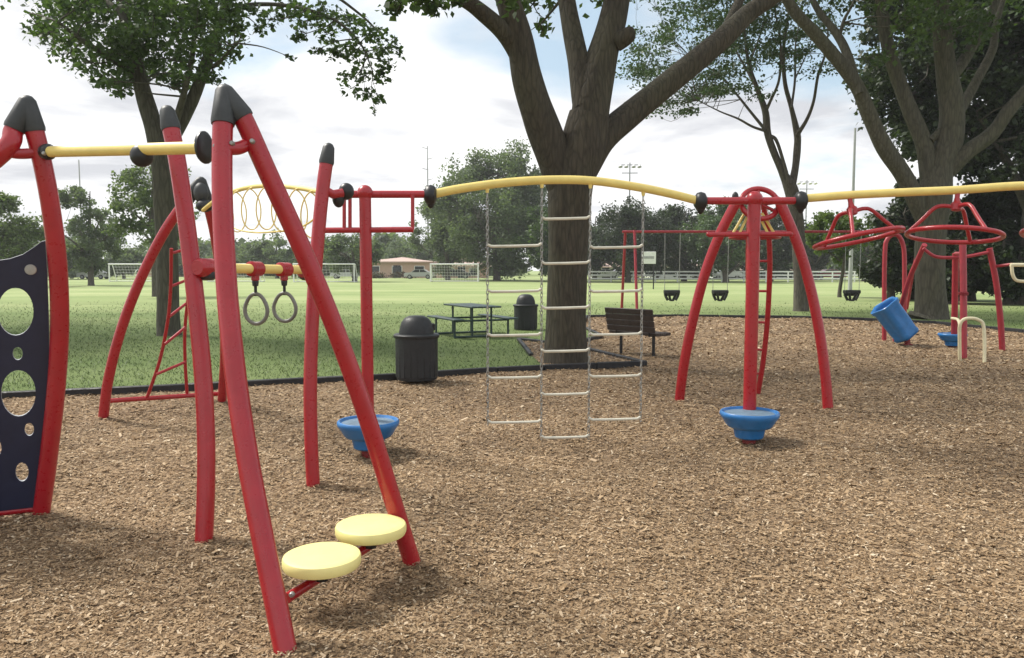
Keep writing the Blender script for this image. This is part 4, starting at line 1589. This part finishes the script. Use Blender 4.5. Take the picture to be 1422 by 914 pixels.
spots = [(80, 25, 1.0), (110, 45, .9), (70, 50, .5), (140, 20, 1.1), (155, 70, .8), (125, 90, .55), (140, 115, .40), (175, 45, 1.0), (165, 125, .33), (160, 133, .22), (205, 20, 1.1), (200, 70, .9), (185, 105, .6),
         (235, 40, 1.0), (235, 85, .75), (250, 105, .5), (240, 118, .35), (270, 30, 1.0), (275, 70, .75), (300, 20, .9), (305, 65, .65), (285, 100, .4), (250, 0, 1.1), (200, -20, 1.2), (150, -20, 1.2), (100, 0, 1.0), (300, -20, 1.0), (320, 45, .35),
         (325, 10, .5), (165, 95, .6), (215, 100, .5), (205, 50, .8), (60, 30, .45), (95, 70, .45)]
for (u, v, r) in spots:
    for k in range(2):
        dd = D + rr.uniform(-2.0, 2.0)
        cl.append((at(u + rr.uniform(-8, 8), v + rr.uniform(-8, 8), dd), r * rr.uniform(.65, .95), int(225 * r * r + 26)))
for (u, v, r, n) in ((350, 12, .35, 80), (372, 28, .33, 80), (362, 40, .22, 45), (400, 12, .45, 140), (425, 30, .45, 140), (415, 50, .28, 60), (450, 15, .45, 140), (455, 48, .40, 110), (480, 35, .5, 170), (490, 70, .45, 140), (465, 75, .30, 70), (515, 45, .45, 140),
                     (525, 75, .42, 130), (545, 65, .28, 70), (500, 100, .38, 90), (525, 105, .33, 70), (478, 105, .25, 35), (505, 130, .28, 50), (525, 140, .22, 40), (485, 125, .22, 30), (520, 152, .13, 16), (440, 70, .2, 25), (540, 90, .25, 45), (405, 80, .10, 6)):
    cl.append((at(u, v, D + rr.uniform(-.9, .7)), r, n))
for i in range(34):
    a = rr.uniform(0, 2 * math.pi); q = 5.0 * rr.random() ** .6
    x, y = lb.x + q * math.cos(a) + .4, D + q * math.sin(a)
    z = rr.uniform(9.6, 13.5)
    cl.append(((x, y, z), rr.uniform(.9, 1.4), 190))
# a bushy tuft on the shaded lower side
tree("slender trunked maple on the lawn at left, leafy crown with one drooping branch", lb, left_limbs, cl, LEAF_MAPLE, .125, BARK2, 22, name="shade_tree", seg=20, twig_r=.018, sub=26)

# --- added unseen maple outside the left edge, placed to shade the lawn
nb = Vector((-19.4, 23.0, LAWN_Z))
cl = []
rr = random.Random(15)
for i in range(70):
    a = rr.uniform(0, 2 * math.pi); q = 4.6 * rr.random() ** .55
    cl.append(((nb.x + q * math.cos(a), nb.y + q * math.sin(a), rr.uniform(7.6, 15.0 - .12 * q * q)), rr.uniform(.8, 1.3), 170))
nlimbs = [[(nb.x, nb.y, -.1, .45), (nb.x, nb.y, .6, .34), (nb.x + .1, nb.y, 3, .28), (nb.x - .1, nb.y, 7.5, .2), (nb.x, nb.y, 13.5, .05)]]
for k in range(7):
    a = k * .9
    nlimbs.append([(nb.x, nb.y, 4.8 + .5 * k, .16), (nb.x + 1.5 * math.cos(a), nb.y + 1.5 * math.sin(a), 6.8 + .6 * k, .10), (nb.x + 3.4 * math.cos(a), nb.y + 3.4 * math.sin(a), 8.6 + .6 * k, .03)])
tree("added full crowned maple, unseen beyond the left edge, casting shade on the lawn", nb, nlimbs, cl, LEAF_MAPLE, .2, BARK2, 29, name="shade_tree", seg=16, twig_r=.02)

# --- the vase shaped feathery tree
D = 30.6
vb = Vector((at(1112, 433, D).x, D, LAWN_Z))
vl = [
    [(vb.x, D, -.1, .42)] + pl([(1112, 430, 0.307), (1112, 400, 0.270), (1110, 350, 0.251), (1106, 300, 0.251), (1098, 262, 0.260), (1087, 240, 0.152), (1074, 210, 0.136), (1066, 185, 0.136), (1063, 155, 0.128), (1052, 125, 0.088), (1040, 90, 0.068), (1034, 50, 0.048), (1030, 0, 0.024)], D),
    pl([(1098, 265, 0.167), (1104, 235, 0.136), (1107, 205, 0.136), (1107, 185, 0.128), (1099, 150, 0.088), (1090, 115, 0.080), (1088, 70, 0.068), (1094, 25, 0.048), (1100, -20, 0.024)], D, D + .5),
    pl([(1107, 188, 0.088), (1121, 165, 0.068), (1130, 140, 0.056), (1136, 105, 0.052), (1146, 75, 0.040), (1150, 45, 0.024)], D, D - 1),
    pl([(1096, 255, 0.080), (1088, 225, 0.068), (1078, 195, 0.068), (1068, 188, 0.064)], D - .3, D),
    pl([(1066, 183, 0.060), (1045, 176, 0.048), (1025, 165, 0.040), (1000, 155, 0.028), (970, 140, 0.016)], D, D - 1.5),
    pl([(1064, 182, 0.064), (1042, 155, 0.052), (1022, 130, 0.044), (1000, 105, 0.036), (960, 80, 0.016)], D, D + 1.5),
    pl([(1063, 155, 0.072), (1070, 140, 0.056), (1082, 110, 0.048), (1084, 60, 0.040), (1075, 10, 0.024)], D, D - 1.2),
    pl([(1052, 125, 0.048), (1030, 85, 0.040), (1010, 50, 0.024)], D, D + 1.8),
    pl([(1040, 90, 0.040), (1055, 50, 0.032), (1068, 10, 0.016)], D, D + .9),
    pl([(1099, 150, 0.048), (1104, 110, 0.044), (1105, 60, 0.032), (1115, 10, 0.016)], D, D + 1.5),
    pl([(1104, 110, 0.032), (1120, 75, 0.024), (1132, 40, 0.016)], D + .6, D + 2.2),
]
cl = []
rr = random.Random(9)
for i in range(230):
    u = rr.gauss(1015, 80); v = rr.uniform(-120, 130)
    if u < 875 or u > 1165:
        continue
    if v > 95 and u > 1060:
        v = rr.uniform(-60, 90)
    dd = D + rr.uniform(-3.5, 3.5)
    cl.append((at(u, v, dd), (rr.uniform(.5, 1.0), rr.uniform(.5, 1.0), rr.uniform(.12, .3)), rr.randint(80, 160)))
for (u, v) in ((920, 148), (945, 140), (965, 135), (900, 120), (880, 105), (930, 118), (985, 128), (1000, 118), (895, 90), (960, 100), (905, 152), (950, 155)):
    for k in range(2):
        cl.append((at(u + rr.uniform(-14, 14), v + rr.uniform(-8, 4), D + rr.uniform(-2, 2)), (rr.uniform(.5, .9), .7, rr.uniform(.1, .22)), rr.randint(60, 120)))
tree("slim vase shaped tree with feathery layered leaves behind the swings", vb, vl, cl, LEAF_FINE, .115, BARK3, 23, name="shade_tree", seg=12, twig_r=.010, sub=6)

# --- the big many limbed tree at right
D = 26.0
rb = Vector((at(1290, 443, D).x, D, LAWN_Z))
rl = [
    [(rb.x, D, -.1, .70)] + pl([(1292, 442, .56), (1292, 420, .48), (1292, 360, .45), (1294, 310, .47), (1298, 270, .52), (1305, 235, .40), (1318, 195, .40), (1322, 150, .37), (1314, 95, .31), (1308, 40, .27), (1304, -30, .22), (1300, -140, .12)], D),
    pl([(1287, 310, .28), (1258, 250, .27), (1228, 205, .26), (1208, 160, .235), (1190, 120, .21), (1160, 80, .20), (1130, 45, .185), (1105, 18, .17), (1080, -20, .13), (1040, -80, .08)], D, D - 1.5),
    pl([(1194, 130, .13), (1176, 75, .14), (1160, 45, .12), (1135, 12, .10), (1110, -40, .06)], D - .8, D + .3),
    pl([(1166, 50, .06), (1172, 28, .05), (1183, 8, .04), (1195, -20, .02)], D - .2, D),
    pl([(1294, 265, .30), (1284, 205, .27), (1264, 155, .24), (1246, 105, .22), (1232, 60, .20), (1224, 10, .17), (1215, -60, .10)], D, D + .8),
    pl([(1316, 112, .20), (1336, 88, .18), (1356, 55, .16), (1376, 20, .13), (1395, -30, .08)], D, D + 1),
    pl([(1312, 240, .28), (1345, 210, .25), (1378, 185, .22), (1400, 155, .20), (1430, 120, .17), (1480, 60, .11), (1520, 0, .06)], D, D - 1),
    pl([(1330, 160, .16), (1352, 120, .15), (1378, 70, .13), (1384, 30, .10), (1400, -20, .06)], D + .2, D + 1.6),
    pl([(1292, 195, .12), (1310, 180, .12), (1318, 185, .1)], D, D),
]
cl = []
rr = random.Random(13)
for i in range(105):
    u, v = rr.uniform(1150, 1560), rr.uniform(-260, 40)
    if u < 1215 and v > -10:
        u = rr.uniform(1225, 1540)
    cl.append((at(u, v, D + rr.uniform(-3.5, 4)), rr.uniform(.8, 1.35), 210))
for (u, v) in ((1170, 12), (1185, -5), (1150, 0), (1205, 5), (1110, -10), (1205, 85), (1225, 75), (1120, 5)):
    cl.append((at(u, v, D + rr.uniform(-1, 2)), rr.uniform(.35, .6), 50))
tree("broad grey trunked tree fanning into many pale limbs at the right", rb, rl, cl, LEAF_DARK, .17, BARK2, 24, name="shade_tree", seg=22, twig_r=.016)


# --- generic background trees
def back_tree(label, u, Y, vtop, vbot, half_px, leaf, n, seed, nclump=40, lsize=.35, trunk_r=.25, dens=1.0, group="trees beyond the field", vbase=None, air=.9, flat=.85, bark=BARK3, taper=.0, name="broadleaf_tree"):
    rnd = random.Random(seed)
    s = F / Y
    x = at(u, 380, Y).x
    zt, zb = at(u, vtop, Y).z, max(LAWN_Z + .2, at(u, vbot, Y).z)
    hw = half_px / s
    base = Vector((x, Y, LAWN_Z))
    zc, hh = (zt + zb) / 2, (zt - zb) / 2
    limbs = [[(x, Y, -.1, trunk_r * 1.3), (x, Y, .5, trunk_r), (x + rnd.uniform(-.2, .2), Y, zb + hh * .4, trunk_r * .8), (x + rnd.uniform(-.4, .4), Y, zc + hh * .3, trunk_r * .45), (x + rnd.uniform(-.4, .4), Y, zt - hh * .2, trunk_r * .12)]]
    for k in range(6):
        a = rnd.uniform(0, 2 * math.pi)
        z0 = zb + hh * rnd.uniform(.1, .7)
        e = Vector((math.cos(a), math.sin(a), 0))
        limbs.append([(x, Y, z0, trunk_r * .5), (x + e.x * hw * .35, Y + e.y * hw * .35, z0 + hh * .3, trunk_r * .32), (x + e.x * hw * .75, Y + e.y * hw * .75, z0 + hh * .55, trunk_r * .1)])
    cl = []
    for k in range(nclump):
        while True:
            p = Vector((rnd.uniform(-1, 1), rnd.uniform(-1, 1), rnd.uniform(-1, 1)))
            w = 1 - taper * (p.z * .5 + .5)
            L = math.sqrt((p.x / max(w, .15)) ** 2 + (p.y / max(w, .15)) ** 2 + p.z ** 2)
            if L < air and L > .25:
                break
        r = hw * rnd.uniform(.18, .34) * (1 - taper * .5 * (p.z * .5 + .5))
        cl.append(((x + p.x * hw * .88, Y + p.y * hw * .8, zc + p.z * hh * .9), (r, r, r * flat), max(8, int(3.0 * n / nclump * rnd.uniform(.7, 1.3)))))
    return tree(label, base, limbs, cl, leaf, lsize * .78, bark, seed + 100, name=name, group=group, seg=8, twig_r=trunk_r * .12, sub=7, twigs=True)


back_tree("rounded yellowish green tree at the far left edge behind the navy panel", 2, 70, 259, 384, 62, LEAF_LIGHT, 7000, 31, 46, .30, .35)
back_tree("second rounded tree farther left beyond the field edge", -120, 85, 250, 386, 90, LEAF_MID, 4500, 32, 40, .42, .4)
back_tree("airy dark tree with gaps showing sky, right of the left red leg", 126, 75, 252, 384, 52, LEAF_FAR, 4200, 33, 34, .30, .28, air=1.0)
back_tree("small loose tree behind the left tree trunk under the yellow bar", 214, 46, 212, 362, 66, LEAF_FAR, 3000, 34, 26, .24, .16, air=1.0)
back_tree("low dark tree between the airy tree and the slender trunk", 172, 120, 338, 391, 52, LEAF_FAR, 3000, 35, 18, .5, .25)
back_tree("low dark tree under the airy tree by the white car", 88, 116, 335, 391, 60, LEAF_FAR, 3400, 36, 18, .5, .25)
back_tree("low dark tree at the left edge below the rounded tree", 30, 112, 330, 391, 60, LEAF_FAR, 3400, 37, 20, .5, .25)
back_tree("round dark tree seen through the front red A-frame", 385, 125, 328, 391, 48, LEAF_FAR, 3200, 38, 20, .5, .3)
back_tree("low tree between the front frame and the left trunk", 345, 140, 336, 390, 55, LEAF_FAR, 2800, 39, 18, .55, .3)
back_tree("far low tree behind the front red leg", 290, 150, 345, 390, 60, LEAF_FAR, 2400, 40, 16, .6, .3)
back_tree("dark rounded tree behind the left crossbar post", 492, 95, 322, 380, 50, LEAF_FAR, 3000, 41, 26, .38, .28)
back_tree("low tree at the far side under the left crossbar", 440, 135, 342, 391, 48, LEAF_FAR, 2400, 42, 16, .5, .3)
back_tree("dark low tree just left of the tall leafy tree", 566, 160, 334, 389, 60, LEAF_FAR, 2800, 43, 18, .5, .3)
back_tree("tall leafy tree with gaps rising behind the arched beam left of the big trunk", 690, 104, 202, 388, 92, LEAF_FAR, 17000, 44, 110, .42, .5, air=1.02)
back_tree("broad lower tree joined to the tall leafy tree's left side", 622, 110, 268, 388, 62, LEAF_FAR, 7500, 45, 50, .44, .35)
for args in (("dark round tree filling the gap right behind the big trunk's right side", 826, 112, 292, 392, 60, LEAF_CON, 5200, 81, 40, .42, .3),
             ("broad dark tree between the bucket swings and the white fence", 912, 116, 290, 392, 66, LEAF_CON, 5600, 82, 42, .42, .3),
             ("broad dark tree behind the tripod's hub wheel", 1040, 118, 288, 392, 66, LEAF_CON, 5600, 83, 42, .42, .3),
             ("dark tree rising behind the brick building left of the tall leafy tree", 545, 164, 326, 389, 60, LEAF_MID, 3800, 84, 30, .45, .3),
             ("mid green tree seen between the front A-frame legs", 330, 166, 334, 389, 54, LEAF_MID, 3600, 85, 30, .45, .3),
             ("dark low tree right behind the left crossbar post", 470, 162, 326, 389, 56, LEAF_MID, 3800, 86, 30, .45, .3)):
    back_tree(*args)
back_tree("dark tree hidden behind the big trunk", 775, 96, 268, 390, 72, LEAF_DARK, 5200, 46, 30, .42, .3)
back_tree("dense dark tree just right of the big trunk behind the chain ladder", 872, 92, 278, 392, 78, LEAF_CON, 7600, 47, 44, .38, .35)
back_tree("dark green tree above the bucket swing nearest the ladder", 950, 98, 280, 392, 66, LEAF_CON, 6400, 48, 34, .4, .35)
back_tree("grey green tree behind the central red post", 1008, 90, 276, 392, 68, LEAF_MID, 6800, 49, 40, .36, .35)
back_tree("dark tree behind the tripod ladder", 1070, 98, 284, 392, 64, LEAF_CON, 6200, 50, 34, .4, .35)
back_tree("low dark tree on the far side by the maroon car", 1132, 108, 308, 392, 58, LEAF_CON, 3800, 51, 22, .45, .3)
back_tree("slim yellow green sapling between the vase shaped tree and the red arch", 1167, 45, 286, 372, 48, LEAF_LIGHT, 2600, 52, 26, .22, .11, group="trees near the swings", air=1.0)
back_tree("low tree behind the yellow green sapling", 1200, 100, 306, 392, 56, LEAF_DARK, 3600, 53, 20, .45, .3)
# dark mass behind the right tree
back_tree("tall dark tree filling the sky behind the pale limbs at upper right", 1300, 38, -150, 250, 118, LEAF_CON, 15000, 61, 95, .30, .5, group="dark trees behind the many limbed tree", air=1.02)
back_tree("very dark tree at the right edge behind the many limbed tree", 1425, 36, -160, 340, 110, LEAF_CON, 15000, 62, 95, .30, .5, group="dark trees behind the many limbed tree", air=1.02)
back_tree("dark spreading evergreen with low branches left of the right trunk", 1268, 42, 215, 436, 62, LEAF_CON, 8000, 63, 56, .28, .35, group="dark trees behind the many limbed tree", air=1.0, taper=.35, name="evergreen_tree")
back_tree("low dark evergreen reaching the ground right of the right trunk", 1345, 40, 230, 440, 72, LEAF_CON, 9000, 64, 56, .28, .35, group="dark trees behind the many limbed tree", air=1.0, taper=.3, name="evergreen_tree")
back_tree("dark evergreen reaching the ground at the right edge", 1440, 38, 200, 446, 80, LEAF_CON, 9000, 65, 56, .28, .35, group="dark trees behind the many limbed tree", air=1.0, taper=.3, name="evergreen_tree")
back_tree("tall dark tree beyond the right edge of the view", 1560, 34, -60, 420, 110, LEAF_CON, 7000, 66, 56, .36, .5, group="dark trees behind the many limbed tree", air=1.0)


# the far-off wood closing the field
def far_wood():
    rnd = random.Random(77)
    cl = []
    for k in range(520):
        a = R(rnd.uniform(-50, 50))
        d = rnd.uniform(158, 195)
        x, y = d * math.sin(a), d * math.cos(a)
        top = 6.0 + 1.6 * math.sin(a * 31) + 1.2 * math.sin(a * 77 + 1)
        cl.append(((x, y, rnd.uniform(.3, top)), (rnd.uniform(2.2, 4), 2.5, rnd.uniform(1.2, 2.2)), 110))
    V, Q = leaves([c for c, r, n in cl], [r for c, r, n in cl], [n for c, r, n in cl], 1.25, np.random.default_rng(5), 1, 6)
    V[:, 2] = np.maximum(V[:, 2], 0.02)
    o = fast_mesh("far_wood", V, Q, LEAF_FAR)
    tag(o, "far low band of woodland closing off the end of the field", "woodland", kind="stuff")


far_wood()


for args in (("dark low evergreen filling the gap just left of the right trunk", 1238, 41, 318, 438, 46, 67),
             ("dark low evergreen behind the far red climber's posts", 1325, 37, 322, 446, 50, 68),
             ("dark low evergreen behind the cream hoop at the right edge", 1402, 36, 310, 450, 58, 69)):
    back_tree(args[0], args[1], args[2], args[3], args[4] + 12, args[5], LEAF_CON, 5200, args[6], 44, .26, .2, group="dark trees behind the many limbed tree", air=1.02, name="evergreen_tree")

# low shrubs by the far buildings
def shrub(u, Y, w, h, seed, label):
    x = at(u, 388, Y).x
    base = Vector((x, Y, LAWN_Z))
    rnd = random.Random(seed)
    cl = [((x + rnd.uniform(-w, w), Y + rnd.uniform(-.6, .6), h * rnd.uniform(.3, .7)), (.7, .7, h * .4), 50) for k in range(int(w * 5))]
    t = thing("shrub", label, "shrub", base, 0, "russet shrubs before the far brick buildings")
    mb = MB()
    for k in range(5):
        a = rnd.uniform(0, 6.28)
        mb.tube([base, base + Vector((math.cos(a) * w * .5, math.sin(a) * .4, h * .7))], [.04, .01], 6)
    mb.build("stem", BARK3, t)
    V, Q = leaves([c for c, r, n in cl], [r for c, r, n in cl], [n for c, r, n in cl], .25, np.random.default_rng(seed), 1, 5)
    fast_mesh("foliage", V - np.array(base), Q, SHRUB, t)


shrub(536, 126, 2.2, 1.1, 71, "russet shrub left of the silver car beyond the field")
shrub(562, 126, 1.6, 1.0, 72, "russet shrub hugging the silver car before the brick building")
shrub(520, 127, 1.2, .9, 73, "small russet shrub nearest the left crossbar post")

# ------------------------------------------------------------------ world and sun
SUN = Vector((-0.80, 0.42, 0.0)).normalized()
EL = R(50)
sd = Vector((SUN.x * math.cos(EL), SUN.y * math.cos(EL), math.sin(EL)))
ld = bpy.data.lights.new("sun", "SUN")
ld.energy = 3.7
ld.angle = R(13)
ld.color = (1.0, .95, .87)
lo = bpy.data.objects.new("sun", ld)
COL.objects.link(lo)
lo.rotation_euler = sd.to_track_quat("Z", "Y").to_euler()
lo.location = (-20, 10, 40)

world = bpy.data.worlds.new("World")
scene.world = world
world.use_nodes = True
nt = world.node_tree
bg = nt.nodes["Background"]
bg.inputs["Strength"].default_value = 0.088
sky = node(nt, "ShaderNodeTexSky", sky_type="NISHITA")
sky.sun_disc = False
sky.sun_elevation = EL
sky.sun_rotation = math.atan2(SUN.x, SUN.y)
sky.air_density = 1.0
sky.dust_density = 0.6
tc = node(nt, "ShaderNodeTexCoord")
sep = node(nt, "ShaderNodeSeparateXYZ")
nt.links.new(tc.outputs["Generated"], sep.inputs[0])
mx = node(nt, "ShaderNodeMath", operation="MAXIMUM"); mx.inputs[1].default_value = 0.0
nt.links.new(sep.outputs["Z"], mx.inputs[0])
ad = node(nt, "ShaderNodeMath", operation="ADD"); ad.inputs[1].default_value = 0.16
nt.links.new(mx.outputs[0], ad.inputs[0])
dx = node(nt, "ShaderNodeMath", operation="DIVIDE"); nt.links.new(sep.outputs["X"], dx.inputs[0]); nt.links.new(ad.outputs[0], dx.inputs[1])
dy = node(nt, "ShaderNodeMath", operation="DIVIDE"); nt.links.new(sep.outputs["Y"], dy.inputs[0]); nt.links.new(ad.outputs[0], dy.inputs[1])
cmb = node(nt, "ShaderNodeCombineXYZ")
nt.links.new(dx.outputs[0], cmb.inputs[0]); nt.links.new(dy.outputs[0], cmb.inputs[1])
cmb.inputs[2].default_value = 2.3
n1 = noise(nt, 0.75, 7, 0.55, cmb.outputs[0], 0.25)
# cloud deck closes up towards the horizon
mr = node(nt, "ShaderNodeMapRange")
mr.inputs["From Min"].default_value = 0.08; mr.inputs["From Max"].default_value = 0.30
mr.inputs["To Min"].default_value = 0.24; mr.inputs["To Max"].default_value = 0.0
nt.links.new(mx.outputs[0], mr.inputs["Value"])
cv = node(nt, "ShaderNodeMath", operation="ADD")
nt.links.new(n1.outputs[0], cv.inputs[0]); nt.links.new(mr.outputs[0], cv.inputs[1])
cover = ramp(nt, cv.outputs[0], [(0.36, (0, 0, 0)), (0.50, (1, 1, 1))])
n2 = noise(nt, 1.1, 6, 0.55, cmb.outputs[0], 0.3)
n2.inputs["Scale"].default_value = 1.3
cloud = ramp(nt, n2.outputs[0], [(0.36, (5.9, 6.03, 6.4)), (0.47, (8.5, 8.55, 8.7)), (0.58, (9.9, 9.9, 9.9))])
def opening(u, v, cos0, cos1, amp):
    d = ray(u, v).normalized()
    dp = node(nt, "ShaderNodeVectorMath", operation="DOT_PRODUCT")
    nt.links.new(tc.outputs["Generated"], dp.inputs[0]); dp.inputs[1].default_value = d
    m_ = node(nt, "ShaderNodeMapRange", interpolation_type="SMOOTHSTEP")
    m_.inputs["From Min"].default_value = cos0; m_.inputs["From Max"].default_value = cos1
    m_.inputs["To Min"].default_value = 0.0; m_.inputs["To Max"].default_value = -amp
    nt.links.new(dp.outputs["Value"], m_.inputs["Value"])
    return m_.outputs[0]


for args in ((1010, 70, .955, .995, .115), (430, 78, .988, .999, .09), (1190, 40, .97, .997, .10), (745, 30, .988, .998, .10)):
    a2_ = node(nt, "ShaderNodeMath", operation="ADD")
    nt.links.new(cv.outputs[0], a2_.inputs[0]); nt.links.new(opening(*args), a2_.inputs[1])
    cv = a2_
nt.links.new(cv.outputs[0], cover.inputs[0])
blue = mix(nt, 0.5, sky.outputs[0], (6.6, 8.2, 9.0))
col = mix(nt, cover.outputs[0], blue, cloud.outputs[0])
nt.links.new(col, bg.inputs["Color"])

# thin summer haze over the whole park
hz, hnt, hb = new_mat("park_haze")
hnt.nodes.remove(hb)
pv_ = node(hnt, "ShaderNodeVolumePrincipled")
pv_.inputs["Color"].default_value = (0.93, 0.95, 0.97, 1)
pv_.inputs["Density"].default_value = 0.00055
pv_.inputs["Anisotropy"].default_value = 0.2
hnt.links.new(pv_.outputs[0], hnt.nodes["Material Output"].inputs["Volume"])
hbx = MB().box((0, 0, 14.5), (870, 870, 31)).build("haze", hz, None, smooth=False)
tag(hbx, kind="stuff")

vs = scene.view_settings
vs.view_transform = "Standard"
vs.look = "None"
vs.exposure = 0.5
vs.gamma = 1.0
vs.use_curve_mapping = False
scene.cycles.use_denoising = True
scene.cycles.max_bounces = 6
scene.cycles.transparent_max_bounces = 4
